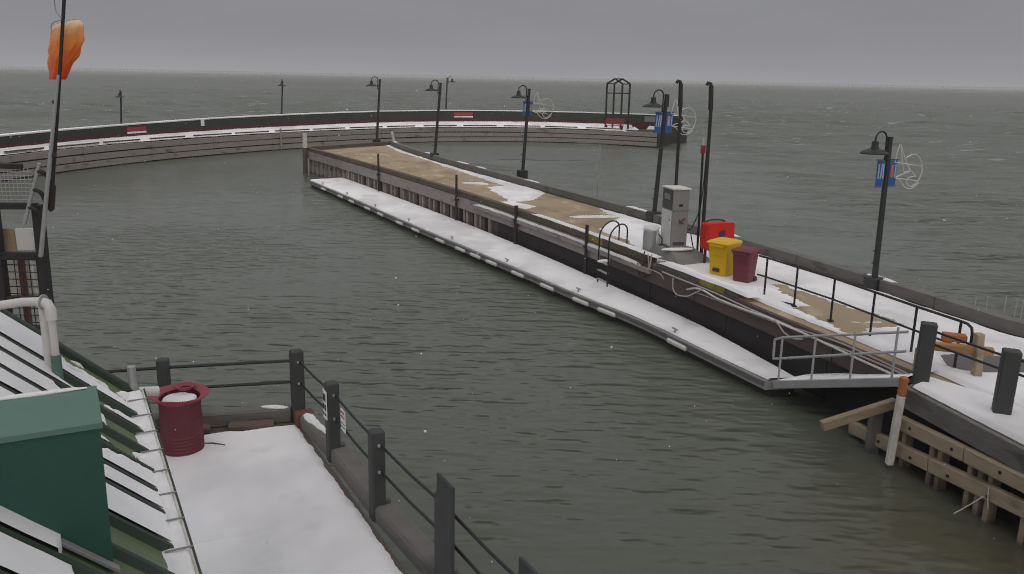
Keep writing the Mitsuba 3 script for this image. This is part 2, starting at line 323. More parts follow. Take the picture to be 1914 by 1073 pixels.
wall_sign('wall_sign', 'red board with a snowy white lower edge on the left stretch of the breakwater wall', 'sign', -28.365, 64.789, 2.0, 2.62, 3.08, [('panel', .3, 1, 'red_paint', 0), ('snow_ledge', 0, .28, 'snow', .02)])
wall_sign('wall_sign', 'red board with a white lower edge near the middle of the wave wall', 'sign', -5.778, 96.301, 2.25, 2.86, 3.40, [('panel', .3, 1, 'red_paint', 0), ('snow_ledge', 0, .28, 'snow', .02)])
wall_sign('wall_sign', 'small upright white board on the wave wall right of the left red board', 'sign', -25.806, 71.612, .38, 2.85, 3.40, [('panel', 0, 1, 'sign_white', 0)])
wall_sign('wall_sign', 'pale grey green board on the wave wall at its far right end', 'sign', 14.922, 95.81, 1.5, 2.8, 3.4, [('panel', 0, 1, 'cabinet_grey', 0)])

# ---------------------------------------------------------------- long pier (jetty)
je = thing('jetty', 'long timber pier with a tan deck and timber edge rails in mid harbour', 'pier')
part(je, 'deck', solid(JLx, JRx, 1.72, DZ), 'deck_tan', label='tan sandy deck of the pier')
part(je, 'retaining_wall', solid(offset(JLx, -.22), offset(JRx, .22), -1.5, 1.715), 'dark_wall', label='dark wall under the pier deck')
aL = arclen(JL); LJ = aL[-1]; ERL = 39.22; KRL = 43.31
ed = np.r_[np.arange(0, LJ, 5.2), LJ]
for s0, s1 in zip(ed[:-1], ed[1:]):
    S = np.linspace(s0 + .015, s1 - .015, 6); A = along(JL, S); o = along(offset(JL, .09), S)
    part(je, 'fascia_board', solid(A, o, 1.60, 2.085), 'grey_timber' if s0 < ERL - 4 else 'wet_timber')
    i = along(offset(JL, -.20), S)

for s0 in np.arange(0, ERL, 5.0):
    S = np.linspace(s0 + .015, min(s0 + 4.985, ERL), 6); part(je, 'edge_rail', solid(along(offset(JL, -.20), S), along(offset(JL, .06), S), 2.13, 2.34), 'rail_timber')
for s0, s1 in ((ERL + .3, (ERL + KRL) / 2 - .01), ((ERL + KRL) / 2 + .01, KRL)):
    S = np.linspace(s0, s1, 5); part(je, 'low_kerb', solid(along(offset(JL, -.28), S), along(offset(JL, .02), S), 2.10, 2.22), 'curb_timber')
for s in np.arange(.6, ERL - .6, 2.6):
    q = along(offset(JL, -.07), [s, s + .4]); part(je, 'rail_block', beam((*q[0], 2.115), (*q[1], 2.115), .2, .04, .004), 'rail_timber')
aR = arclen(JRx); LR = aR[-1]
for s0 in np.arange(0, LR - 1, 5.0):
    S = np.linspace(s0 + .015, min(s0 + 4.985, LR), 6); part(je, 'edge_rail', solid(along(offset(JRx, .30), S), along(offset(JRx, -.02), S), 2.14, 2.42), 'curb_timber')
    part(je, 'rail_fascia', solid(along(offset(JRx, .0), S), along(offset(JRx, -.10), S), 1.5, 2.12), 'rail_timber')
for s in np.arange(.6, LR - 2, 2.4):
    q = along(offset(JRx, .15), [s, s + .45]); part(je, 'rail_block', beam((*q[0], 2.12), (*q[1], 2.12), .2, .05, .004), 'rail_timber')
e0, e1 = JL[0], JR[0]; part(je, 'end_rail', beam((e0[0] + .25, e0[1] + .35, 2.25), (e1[0] - .2, e1[1] - .3, 2.25), .22, .22), 'rail_timber')
part(je, 'end_fascia', beam((e0[0] - .03, e0[1] + .05, 1.85), (e1[0], e1[1] + .07, 1.85), .1, .48), 'grey_timber')
S = np.linspace(ERL - 13.2, ERL + .2, 14); part(je, 'ledge_timber', solid(along(offset(JL, .092), S), along(offset(JL, .20), S), 1.86, 1.99), 'grey_timber')
# sheet piles under the far third, each pile apart
for k, s in enumerate(np.arange(.25, 27.5, .44)):
    S = [s, s + .19 + .03 * math.sin(k * 2.3)]; a = along(offset(JL, -.2), S); b = along(offset(JL, -.02 - .05 * (k % 2)), S)
    part(je, 'sheet_pile', solid(a, b, -1.2, 1.58 - .03 * (k % 3)), 'pale_pile' if s < 9 or (k * 7) % 3 else 'brown_pile')
a = offset(JL, -.205); S = np.linspace(0, 28.0, 20); part(je, 'pile_wall', solid(along(a, S), along(offset(JL, -.17), S), -1.2, 1.57), 'brown_pile')
for s0 in np.arange(28, LJ, 3.7):      # dark sheeting of the nearer stretch
    S = np.linspace(s0 + .01, min(s0 + 3.69, LJ), 5); part(je, 'wall_panel', solid(along(offset(JL, -.2), S), along(offset(JL, -.10), S), -1.2, 1.58), 'dark_wall')
for x, y in [1.838, 27.138], [5.057, 21.426]:      # yellow stretches of the edge rail
    i = int(np.argmin((JL[:, 0] - x) ** 2 + (JL[:, 1] - y) ** 2)); s = aL[i]; S = np.linspace(s - .55, s + .55, 4)
    part(je, 'yellow_mark', solid(along(offset(JL, -.205), S), along(offset(JL, .066), S), *((2.128, 2.344) if s < ERL else (2.0, 2.224))), 'yellow_paint', label='worn yellow painted stretch of the edge rail')

# ---- snow on the pier deck: everything outside the bare tan patches
def px_poly(pts): return Polygon(pts).buffer(0)
bare = [px_poly([(-14.425, 57.825), (-14.038, 62.548), (-10.103, 66.247), (-7.896, 59.458), (-5.402, 53.707), (-3.38, 48.649), (-1.708, 44.687), (-0.411, 41.285), (-1.252, 40.935), (-0.882, 39.403), (-0.609, 37.967), (-0.121, 36.172), (0.915, 36.821), (1.533, 39.99), (2.153, 40.891), (2.55, 39.011), (2.927, 37.465), (3.348, 35.574), (3.779, 33.312), (4.094, 32.427), (3.571, 31.358), (3.007, 29.567), (3.434, 28.367), (3.814, 27.822), (3.776, 25.844), (3.143, 25.777), (2.501, 27.962), (1.864, 29.214), (0.8, 31.366), (0.001, 33.483), (-2.446, 38.77), (-6.33, 45.849)]),
        px_poly([(6.698, 21.994), (7.174, 21.796), (7.576, 20.913), (7.892, 20.297), (8.132, 19.563), (8.522, 18.981), (8.871, 18.386), (8.556, 17.942), (7.852, 17.646), (7.164, 17.053), (6.909, 17.578), (6.601, 18.741), (6.448, 19.427), (6.916, 19.709), (6.68, 20.618)])]
wet_patch = px_poly([(8.351, 16.002), (8.942, 16.176), (9.596, 16.018), (10.198, 15.796), (10.099, 15.288), (9.406, 14.888), (8.758, 14.848), (8.314, 14.937), (8.13, 15.163)])
part(je, 'wet_deck', prism(list(wet_patch.exterior.coords), 2.0, 2.104), 'wet_boards', label='dark wet bare patch of deck at the near end')
streak = [px_poly([(-2.654, 42.861), (-1.228, 42.661), (-1.149, 41.796), (-2.598, 41.979)]), px_poly([(2.056, 32.546), (3.961, 33.067), (4.094, 32.427), (2.019, 31.898)]), px_poly([(-1.021, 35.876), (-0.008, 36.189), (0.985, 34.927), (0.534, 33.981), (-0.664, 34.992)]), px_poly([(3.175, 29.372), (4.221, 28.866), (4.137, 28.25), (3.273, 28.55)]), px_poly([(7.493, 18.368), (8.787, 18.467), (8.689, 18.244), (7.471, 18.153)])]
def jetty_snow():
    U = np.linspace(0, 1, 1250); Vv = np.linspace(.0, 1, 100); L_ = along(offset(JLx, -.25), U * arclen(JLx)[-1]); R_ = along(offset(JRx, .25), U * LR)
    X = L_[:, None, 0] * (1 - Vv) + R_[:, None, 0] * Vv; Y = L_[:, None, 1] * (1 - Vv) + R_[:, None, 1] * Vv
    pts = shapely.points(X.ravel(), Y.ravel())
    d = np.full(X.size, 9.0)
    for g, grow in zip(bare, (0, .12)): d = np.minimum(d, np.where(shapely.contains(g, pts), -1, 1) * shapely.distance(g.boundary, pts) + grow)
    for g in streak: d = np.maximum(d, np.where(shapely.contains(g, pts), 1, -1) * shapely.distance(g.boundary, pts) - .10)
    d = np.where(shapely.contains(wet_patch, pts), -1.0, d)
    d = d.reshape(X.shape) + .40 * (fbm2(X * .45, Y * 1.1, 1.5, 2) - .5) + .34 * (fbm2(X * .3, Y * 1.6, 3.2, 4) - .5) + .22 * (fbm2(X * .6, Y * 1.4, 9.0, 14, 2) - .5)
    edge = np.minimum(Vv * 4.5, (1 - Vv) * 4.5 - .30 * fbm2(X, Y, 1.4, 8) - .02)
    th = np.minimum(np.minimum(d * .22, edge * .5 + .012), .07) + .03 * (fbm2(X, Y, 1.1, 6) - .5) * (d > .3)
    return hsheet(X, Y, np.full_like(X, DZ + .004), th)
single('snow', 'patchy wind-blown snow lying on the tan deck of the long pier', 'snow', jetty_snow(), 'snow', True, kind='stuff')
# snow lying on and caught along the pier's edge timbers
def rail_snow():
    out = []; r = np.random.default_rng(3)
    def ribbon(P, s0, s1, off0, off1, z, h, seed):
        n = max(6, int((s1 - s0) / .12)); S = np.linspace(s0, s1, n); a, b = along(offset(P, off0), S), along(offset(P, off1), S); w = np.linspace(0, 1, 6)
        X = a[:, None, 0] * (1 - w) + b[:, None, 0] * w; Y = a[:, None, 1] * (1 - w) + b[:, None, 1] * w
        th = h * np.minimum(1, np.minimum(w, 1 - w) * 5 + .15) * np.minimum(1, np.minimum(S - s0, s1 - S) * 3 + .05)[:, None] + .06 * (fbm2(X, Y, 2.3, seed) - .55)
        out.append(hsheet(X, Y, np.full_like(X, z), th))
    ribbon(JL, 35.5, 37.4, .0, .16, 2.0, .03, 1); ribbon(JL, ERL + .4, KRL + .5, -.30, .05, 2.222, .08, 2); ribbon(JL, ERL - 13, ERL - .4, .06, .21, 1.995, .07, 6); ribbon(JL, ERL - 8, ERL + .3, -.22, .07, 2.343, .03, 7)
    for s0 in np.arange(1, LR - 9, 3.1):
        if r.random() < .45: ribbon(JRx, s0, s0 + r.uniform(.7, 2.0), .02, .20, 2.422, .035, int(s0))
    return cat(out)
single('snow', 'white snow caught on the edge timbers of the long pier', 'snow', rail_snow(), 'snow', True, kind='stuff')

# ---------------------------------------------------------------- floating dock
FLP = spline(np.array([(-12.287, 51.31), (-7.849, 43.016), (-4.349, 36.304), (-2.004, 31.956), (0.04, 28.183), (1.955, 24.606), (3.473, 21.902), (4.624, 19.326), (5.493, 17.391)]), 60)
FRP = offset(spline(np.array([(-10.201, 52.826), (-5.192, 43.415), (-1.351, 35.997), (1.296, 30.475), (3.239, 26.15), (4.282, 23.804), (5.152, 21.773), (5.884, 19.535), (6.476, 17.586)]), 60), .22)
fd = thing('floating_dock', 'low snow-covered floating dock lying along the harbour side of the pier', 'dock')
part(fd, 'frame', solid(FLP, FRP, .79, .99), 'galvanised', label='grey metal side frame')
off = lambda P, d: offset(P, d)
part(fd, 'pontoon', solid(off(FLP, -.12), off(FRP, .12), 0.1, .787), 'dark_wall')
aF = arclen(FLP); LF = aF[-1]
S = np.linspace(.05, LF - .05, 60); part(fd, 'rubbing_strip', solid(along(FLP, S), along(off(FLP, .05), S), .88, .98), 'curb_timber')
for x, y in [(-10.877, 48.256), (-9.404, 45.33), (-8.653, 43.805), (-7.298, 41.384), (-6.471, 39.8), (-5.18, 37.506), (-4.128, 35.571), (-2.891, 33.27), (-2.096, 31.823), (-1.501, 30.868), (-0.56, 29.276), (0.222, 27.745), (1.132, 25.878), (2.003, 24.117), (2.685, 22.89), (4.006, 20.451)]:
    i = float(np.interp(1, [0, 1], [0, aF[int(np.argmin((FLP[:, 0] - x) ** 2 + (FLP[:, 1] - y) ** 2))]])); q = along(off(FLP, .06), [max(i - .40, 0), i + .40])
    part(fd, 'fender', beam((*q[0], .86), (*q[1], .86), .11, .12, .04), 'white_plastic')
for s in np.arange(2.5, LF - 1, 4.6):
    q = along(off(FLP, -.12), [s - .13, s + .13]); c = (q[0] + q[1]) / 2
    part(fd, 'cleat', [beam((*c, .99), (*c, 1.13), .05, .05, .01, up=(1, 0, 0)), beam((*q[0], 1.14), (*q[1], 1.14), .04, .04)], 'galvanised')
def float_snow():
    U = np.linspace(0, 1, 420); w = np.linspace(0.0, 1, 26); A, B = along(off(FLP, -.05), U * LF), along(off(FRP, .04), U * arclen(FRP)[-1])
    X = A[:, None, 0] * (1 - w) + B[:, None, 0] * w; Y = A[:, None, 1] * (1 - w) + B[:, None, 1] * w
    th = .055 * np.minimum(1, np.minimum(w, 1 - w) * 14 + .25) + .03 * (fbm2(X, Y, .9, 3) - .5) + .012 * (fbm2(X, Y, 4, 5) - .5)
    return hsheet(X, Y, np.full_like(X, .995), np.maximum(th, .006))
single('snow', 'smooth white snow covering the top of the floating dock', 'snow', float_snow(), 'snow', True, kind='stuff')

# ---------------------------------------------------------------- near boardwalk
KX, KY = V(-.4737, .8807), V(-.8807, -.4737)          # along its harbour edge (away), and to the left
K0 = V(-3.19, 12.05)                                   # far right corner
deck_poly = [K0 + KX * .05, K0 - KX * 11, (-2.0, 1.0), (-14, 1.0), (-14, 8.95), (-6.6, 11.25), (-4.97, 11.76), (-3.2, 12.2)]
struct('boardwalk', prism(deck_poly, 1.78, DZ), 'deck_board', 'timber boardwalk under the snow at the near left')
def near_snow():
    a, b = np.linspace(.10, 8.5, 180), np.linspace(.04, 8.0, 170); A, B = np.meshgrid(a, b, indexing='ij'); X = K0[0] - KX[0] * A + KY[0] * B; Y = K0[1] - KX[1] * A + KY[1] * B
    back = np.interp(X, [-14, -6.6, -4.97, -3.17], [8.8, 11.10, 11.61, 12.05]) - Y
    bump = .35 * fbm2(X, Y, 1.3, 9)
    th = .06 + .06 * (fbm2(X, Y, .7, 1) - .5) + .02 * (fbm2(X, Y, 2.1, 21) - .5) + .008 * (fbm2(X, Y, 5, 2) - .5)
    th = np.minimum(th, (back - .12 - .4 * np.clip(bump - .12, 0, 1) * 2) * .4); th = np.minimum(th, (B + .04 - .12 * fbm2(X, Y, 2.2, 4) - .07 * fbm2(X, Y, 7, 41)) * .6)
    for s0, s1, dpt in ((3.05, 3.12, .05), (3.92, 3.99, .07)):     # joints of the boards showing through
        wob = .05 * (fbm2(X, Y, 1.1, 12) - .5) * 2; on = np.exp(-((A - (s0 + s1) / 2 + wob + .12 * (B - 1.5)) / .03) ** 2) * (B > .8 + s0 * .1); th = th - dpt * on * np.clip(1.6 * fbm2(X, Y, 1.7, 31) - .25, 0, 1)
    return hsheet(X, Y, np.full_like(X, DZ + .004), th)
single('snow', 'smooth white snow covering the near boardwalk beside the green roof', 'snow', near_snow(), 'snow', True, kind='stuff')
def kp(a, b): p = K0 - KX * a + KY * b; return (float(p[0]), float(p[1]))
fence = thing('boardwalk_fence', 'black timber post fence with two rails round the edge of the near boardwalk', 'fence')
pb = [(-3.17, 12.05), (-2.37, 10.73), (-1.53, 9.18), (-.62, 7.69), (.22, 6.24)]
pa = [float(-(V(*q) - K0) @ KX) for q in pb]
yaw = math.atan2(KX[1], KX[0])
for i, (x, y) in enumerate(pb):
    part(fence, 'post', post(x, y, 2.1, 3.23, .165 if i else .18, yaw), 'black_timber')
blp = [V(-3.17, 12.05), V(-4.97, 11.61), V(-6.6, 11.10)]
for q in blp[1:]: part(fence, 'post', post(q[0], q[1], 2.1, 3.20, .16, .2), 'black_timber')
for z in (3.07, 2.74):
    for i in range(len(pb) - 1):
        dz = -.02; q0, q1 = V(*pb[i]) - KY * .02, V(*pb[i + 1]) - KY * .02; part(fence, 'rail', tube([(*q0, z), ((q0[0] + q1[0]) / 2, (q0[1] + q1[1]) / 2, z + dz), (*q1, z)], .017), 'black_metal')
    for i in range(2): part(fence, 'rail', tube([(*blp[i], z), (*blp[i + 1], z)], .024), 'black_metal')
for i in range(len(pb) - 1):
    for z in (3.07, 2.74): part(fence, 'bolt', tube([(*(V(*pb[i]) - KX * .08), z), (*(V(*pb[i]) - KX * .105), z)], .02), 'galvanised')
    q0, q1 = V(*pb[i]) - KX * .06 - KY * .07, V(*pb[i + 1]) + KX * .06 - KY * .07
    part(fence, 'curb', beam((*q0, 2.20), (*q1, 2.20), .26, .22, .03), 'curb_timber')
q0, q1 = blp[0] + V(-.12, .05), blp[1] + V(0, .08)
part(fence, 'curb', beam((*q0, 2.21), (*q1, 2.21), .2, .24, .03), 'curb_timber'); part(fence, 'curb', beam((*(q1 + V(-.01, 0)), 2.21), (*(blp[2] + V(0, .08)), 2.21), .2, .24, .03), 'curb_timber')
for d0, d1 in ((.35, 1.0), (1.25, 1.85)):
    p0, p1 = blp[0] + V(-.971, -.237) * d0 + V(.03, -.14), blp[0] + V(-.971, -.237) * d1 + V(.03, -.14); part(fence, 'scupper_block', beam((*p0, 2.15), (*p1, 2.15), .2, .10, .02), 'rust_timber')
part(fence, 'corner_block', beam((*kp(.10, -.06), 2.21), (*kp(.28, -.06), 2.21), .27, .24, .02), 'rust', label='rust brown corner block')
part(fence, 'bracket', tube([(*kp(.75, -.24), 2.1), (*kp(.75, -.24), 2.62)], .022), 'rust', label='rusty upright pin outside the curb')
for i, a0 in enumerate((pa[3], pa[4])):
    o = -.13; q0, q1 = kp(a0 + .0, o), kp(a0 + .36, o); zt = 3.46
    part(fence, 'tall_board', beam((q0[0], q0[1], 2.78), (q1[0], q1[1], 2.78), .035, 1.36, .006), 'black_timber', label='tall dark flat board fixed outside the post')
def sn(ms): return cat(ms)
single('snow', 'small clump of snow lying on the curb by the corner fence post', 'snow', sn([lump((*kp(.45 + .16 * i, -.07 - .02 * i), 2.31), .20, .075 - .012 * i, .035, i, yaw) for i in range(5)] + [lump((*(blp[0] + V(-.35, -.02)), 2.335), .2, .06, .02, 9)]), 'snow', True, kind='stuff')
# ---------------------------------------------------------------- platform, fender timbers, gangway
PO, PD, PN = V(7.0, 14.18), V(.232, -.9727), V(-.9727, -.232)     # platform corner, its edge towards us, outwards
def pp(a, o, z): q = PO + PD * a + PN * o; return (float(q[0]), float(q[1]), z)
pf = thing('platform', 'snow-covered timber landing platform with a dark edge board at the right end of the gangway', 'platform')
end_ = PO + PD * 8
part(pf, 'deck', prism([PO, end_, end_ + V(3.5, 0), V(10.6, 8.0), V(8.85, 12.9), V(7.55, 14.75)], 1.75, 2.092), 'deck_board')
part(pf, 'edge_board', beam(pp(-.02, .05, 1.90), pp(8, .05, 1.90), .10, .37), 'curb_timber')
part(pf, 'end_board', beam(pp(-.04, .02, 1.89), (7.6, 14.78, 1.89), .08, .36), 'curb_timber')
part(pf, 'back_wall', beam(pp(.1, -.5, .7), pp(8, -.5, .7), .2, 2.1), 'dark_wall')
def plat_snow():
    a, b = np.linspace(-.3, 8, 170), np.linspace(.02, 3.2, 80); A, B = np.meshgrid(a, b, indexing='ij'); X = PO[0] + PD[0] * A - PN[0] * B; Y = PO[1] + PD[1] * A - PN[1] * B
    poly = shapely.Polygon([PO, end_, end_ + V(3.5, 0), V(10.6, 8.0), V(8.85, 12.9), V(7.55, 14.75)]).buffer(-.02); pts = shapely.points(X.ravel(), Y.ravel())
    d = (np.where(shapely.contains(poly, pts), 1, -1) * shapely.distance(poly.boundary, pts)).reshape(X.shape)
    g = np.where(shapely.contains(wet, pts), 1, -1) * shapely.distance(wet.boundary, pts); d = np.minimum(d, -g.reshape(X.shape) + .1 * (fbm2(X, Y, 4, 3) - .5))
    th = np.minimum(d * .8 - .03 * fbm2(X, Y, 5, 2), .055) + .02 * (fbm2(X, Y, 1.6, 7) - .5) * (d > .15)
    return hsheet(X, Y, np.full_like(X, 2.096), th)
wet = shapely.Polygon([(8.384, 16.071), (8.942, 16.176), (9.558, 15.949), (9.88, 15.711), (9.89, 15.275), (9.441, 14.949), (8.79, 14.908), (8.329, 14.967), (8.13, 15.163)])
single('snow', 'white snow covering the landing platform by the black timber posts', 'snow', plat_snow(), 'snow', True, kind='stuff')
pfe = thing('platform_fence', 'two stout black posts with thin black rails along the landing platform edge', 'fence')
fp = [V(7.29, 14.42), V(7.90, 12.93), V(8.50, 11.46), V(9.1, 9.98)]
for i, q in enumerate(fp): part(pfe, 'post', post(q[0], q[1], 2.05, 3.19, .26, 1.2, .24, tilt=(.02, 0)), 'black_timber')
for z in (3.06, 2.83):
    for i in range(3): part(pfe, 'rail', tube([(*(fp[i] + V(.05, .03)), z), (*((fp[i] + fp[i + 1]) / 2 + V(.05, .03)), z - .012), (*(fp[i + 1] + V(.05, .03)), z - .02)], .022), 'black_metal')
ff = thing('fender_frame', 'weathered tan timber fender of two long beams and short piles below the landing platform', 'fender')
part(ff, 'beam', beam((6.60, 15.44, .80), (7.10, 13.33, 1.03), .13, .25, .018), 'tan_timber'); part(ff, 'beam', beam((7.105, 13.31, 1.03), (7.62, 11.17, 1.26), .13, .25, .018), 'tan_timber')
part(ff, 'beam', beam((6.90, 14.15, 1.44), (7.27, 12.62, 1.54), .14, .25, .018), 'tan_timber'); part(ff, 'beam', beam((7.275, 12.60, 1.54), (7.64, 11.07, 1.63), .14, .25, .018), 'tan_timber')
part(ff, 'strut', beam((5.58, 14.30, 1.27), (6.95, 14.52, 1.66), .13, .19, .018), 'old_timber')
part(ff, 'knee', beam((6.72, 14.72, .2), (6.72, 14.72, 1.45), .2, .2, .02), 'curb_timber')
for k, a in enumerate([-1.0, -.15, .06, .75, .95, 1.62, 1.84, 2.05, 2.75, 2.96, 3.5, 4.2, 4.4]):
    z1 = 1.33 + .05 * math.sin(k * 3) + .04 * a if a > -.2 else .75; part(ff, 'pile', beam(pp(a, -.06, -.6), pp(a, -.06, z1), .19, .10, .015, up=(*PD, 0)), 'tan_timber' if k % 3 else 'pale_pile')
for a, z in ((.35, 1.47), (1.35, 1.53), (2.35, 1.60)): part(ff, 'bolt', tube([pp(a, .16, z), pp(a, .185, z)], .028), 'black_metal')
for a, z in ((-.4, .90), (.45, .97), (1.35, 1.06), (2.2, 1.13)): part(ff, 'bolt', tube([pp(a, .165, z), pp(a, .19, z)], .026), 'black_metal')
gp = thing('marker_post', 'white painted post with a bare orange top standing in front of the tan fender beams', 'post')
part(gp, 'shaft', beam((6.734, 14.0, .70), (6.75, 13.93, 2.02), .13, .12, .02, up=(1, 0, 0)), 'white_paint')
part(gp, 'top', beam((6.7503, 13.929, 2.021), (6.754, 13.915, 2.36), .13, .12, .02, up=(1, 0, 0)), 'orange_paint', label='unpainted orange brown top')
single('rope', 'thin pale rope hanging off the lower fender beam into the water', 'rope', tube([(7.289, 12.02, 1.119), (7.061, 11.983, 0.98), (6.784, 11.851, 0.91)], .009), 'hose_grey')
single('rope', 'short end of pale rope looped over the lower fender beam', 'rope', tube([(7.387, 12.125, 1.274), (7.343, 12.009, 1.268), (7.324, 11.96, 1.114), (7.326, 11.907, 0.964)], .010), 'hose_grey')
gw = thing('gangway', 'snowy aluminium gangway with a grey pipe handrail joining the floating dock and the platform', 'gangway')
G0, G1 = V(5.621, 17.25, 1.03), V(7.07, 14.49, 2.13); gd = unit(G1 - G0); gs = unit(np.cross(gd, V(0, 0, 1))); W_ = 1.05
gside = gs if gs[0] > 0 else -gs
for o in (0, W_): part(gw, 'side_beam', beam(G0 + gside * o + V(0, 0, -.06), G1 + gside * o + V(0, 0, -.06), .06, .17), 'galvanised')
part(gw, 'tread_deck', beam(G0 + gside * W_ / 2 + V(0, 0, -.07), G1 + gside * W_ / 2 + V(0, 0, -.07), W_ - .07, .05), 'galvanised')
for o, nm in ((0, 0),):
    L_ = np.linalg.norm(G1 - G0); h = V(0, 0, .98); m = V(0, 0, .52); a0, a1 = G0 + gside * o + gd * .12, G0 + gside * o + gd * (L_ * .97)
    e0 = a0 - gd * .22
    part(gw, 'handrail', tube([a1 + h * .9, a0 + h, e0 + h * .97, e0 + h * .9, e0 + m * 1.1, e0 + m, a0 + m, a1 + m], .026), 'aluminium')
    for f in (0, .30, .62, .93): q = a0 + (a1 - a0) * f; part(gw, 'rail_post', tube([q + V(0, 0, -.12), q + h], .024), 'aluminium')
def gang_snow():
    n, k = 120, 20; u, w = np.linspace(0, 1, n), np.linspace(.04, .98, k); U, Wd = np.meshgrid(u, w, indexing='ij'); P = G0 + (G1 - G0) * U[..., None] + gside * W_ * Wd[..., None]
    th = .035 * np.minimum(1, np.minimum(Wd, 1 - Wd) * 10 + .2) + .03 * (fbm2(P[..., 0], P[..., 1], 2.5, 3) - .5)
    return hsheet(P[..., 0], P[..., 1], P[..., 2] + .0, np.maximum(th, .008))
single('snow', 'white strip of snow along the sloping gangway', 'snow', gang_snow(), 'snow', True, kind='stuff')
sh_ = thing('sawhorse_barrier', 'rough orange timber barrier with a small box nailed on, standing on the landing platform', 'barrier')
part(sh_, 'upright', beam((8.40, 14.65, 2.1), (8.34, 14.66, 2.95), .16, .14, .015, up=(1, 0, 0)), 'tan_timber')
part(sh_, 'crossboard', beam((7.42, 14.95, 2.64), (8.62, 14.62, 2.62), .14, .15, .015), 'raw_timber')
part(sh_, 'box', beam((7.86, 14.98, 2.79), (8.24, 14.88, 2.78), .2, .14, .01), 'orange_paint')
part(sh_, 'upright', beam((7.47, 14.96, 2.1), (7.47, 14.96, 2.56), .13, .12, .015, up=(1, 0, 0)), 'tan_timber')

# ---------------------------------------------------------------- black pipe railing on the pier
hr = thing('pipe_railing', 'black pipe railing with a rounded end along the pier edge by the bins', 'railing')
rp = [V(6.05, 20.62), V(6.18, 20.36), V(6.64, 19.49), V(7.07, 18.29), V(7.42, 17.0), V(7.81, 15.97), V(8.2, 15.05)]
rz = [3.09, 3.09, 3.06, 3.08, 3.10, 3.08, 3.06]
for q, z in zip(rp[1:], rz[1:]): part(hr, 'rail_post', tube([(*q, 2.0), (*q, z)], .026), 'black_metal'); part(hr, 'foot_plate', beam((q[0] - .06, q[1], 2.13), (q[0] + .06, q[1], 2.13), .12, .02, .003), 'black_metal')
endq = rp[-1] + V(.10, -.24)
part(hr, 'top_rail', tube([(*q, z) for q, z in zip(rp, rz)] + [(*(rp[-1] + V(.05, -.13)), 3.05), (*(endq + V(-.01, .03)), 3.0), (*endq, 2.9), (*endq, 2.62)], .027), 'black_metal')
part(hr, 'middle_rail', tube([(*q, z - .47) for q, z in zip(rp, rz)] + [(*endq, 2.6)], .023), 'black_metal')
part(hr, 'bottom_rail', tube([(4.533, 23.359, 2.28), (5.14, 21.493, 2.2), (6.12, 20.15, 2.14), (6.64, 19.49, 2.16)], .02), 'black_metal')

# ---------------------------------------------------------------- hoses and pipes along the pier face
def hose(label, pts, r, mat, name='hose', cat_='hose'): return single(name, label, cat_, tube([tuple(q) for q in spline(pts, len(pts) * 5)], r, 7), mat, True)
hose('uppermost pale pipe running along the pier edge down to the gangway', [(4.16, 23.187, 2.066), (4.407, 22.579, 2.06), (5.042, 21.005, 2.064), (5.611, 19.56, 2.02), (6.101, 18.268, 2.012), (6.413, 17.422, 1.97), (6.849, 16.212, 2.02), (7.269, 14.999, 2.034)], .020, 'hose_grey', 'pipe', 'pipe')
hose('white hose sagging along the dark pier wall below the bins', [(4.619, 21.962, 1.874), (4.852, 21.375, 2.024), (5.16, 20.601, 1.962), (5.52, 19.681, 1.972), (5.88, 18.736, 2.01), (6.028, 18.34, 2.002), (6.27, 17.691, 2.004), (6.619, 16.737, 1.98), (6.929, 15.862, 1.962), (7.241, 14.96, 1.964)], .024, 'white_plastic')
hose('pinkish hose lying between the pale pipes along the pier edge', [(4.774, 21.621, 1.89), (5.567, 19.609, 1.94), (5.96, 18.581, 1.968), (6.277, 17.725, 2.042), (6.727, 16.483, 2.12), (7.027, 15.635, 2.106), (7.299, 14.86, 2.084)], .016, 'hose_pink')
hose('loose hose end dropping from the pipe run behind the gangway rail', [(5.914, 18.531, 2.044), (5.971, 18.374, 1.966), (6.044, 18.186, 1.85), (6.134, 17.935, 1.818), (6.256, 17.612, 1.884)], .018, 'hose_grey')
hose('pale hose loop hanging from an upright pipe on the dark pier wall', [(4.349, 22.566, 2.032), (4.362, 22.535, 1.742), (4.447, 22.327, 1.632), (4.6, 21.947, 1.688), (4.742, 21.591, 1.868), (4.862, 21.295, 2.044)], .018, 'hose_grey')
hose('short curved pale hose on the pier face left of the pipe run', [(3.74, 24.138, 1.922), (3.984, 23.556, 2.01), (4.136, 23.188, 1.974), (4.182, 23.072, 1.88)], .016, 'hose_pink')
cl_ = thing('hose_tangle', 'tangle of brown and grey hoses hanging at the pier edge beside the fuel pump', 'hoses')
for k, pts in enumerate([[(3.783, 24.109, 2.448), (3.743, 24.204, 2.034), (3.72, 24.256, 1.752), (3.79, 24.09, 1.728)], [(3.853, 23.94, 2.39), (3.88, 23.876, 2.03), (3.823, 24.014, 1.778)], [(3.641, 24.368, 2.044), (3.674, 24.286, 1.808), (3.75, 24.106, 1.66), (3.834, 23.913, 1.864)], [(3.93, 23.762, 2.428), (3.91, 23.808, 2.108), (3.886, 23.871, 1.906)]]):
    part(cl_, 'hose', tube([tuple(q) for q in spline(pts, 16)], .02, 7), ['rust', 'hose_pink', 'worn_black', 'hose_grey'][k], True)

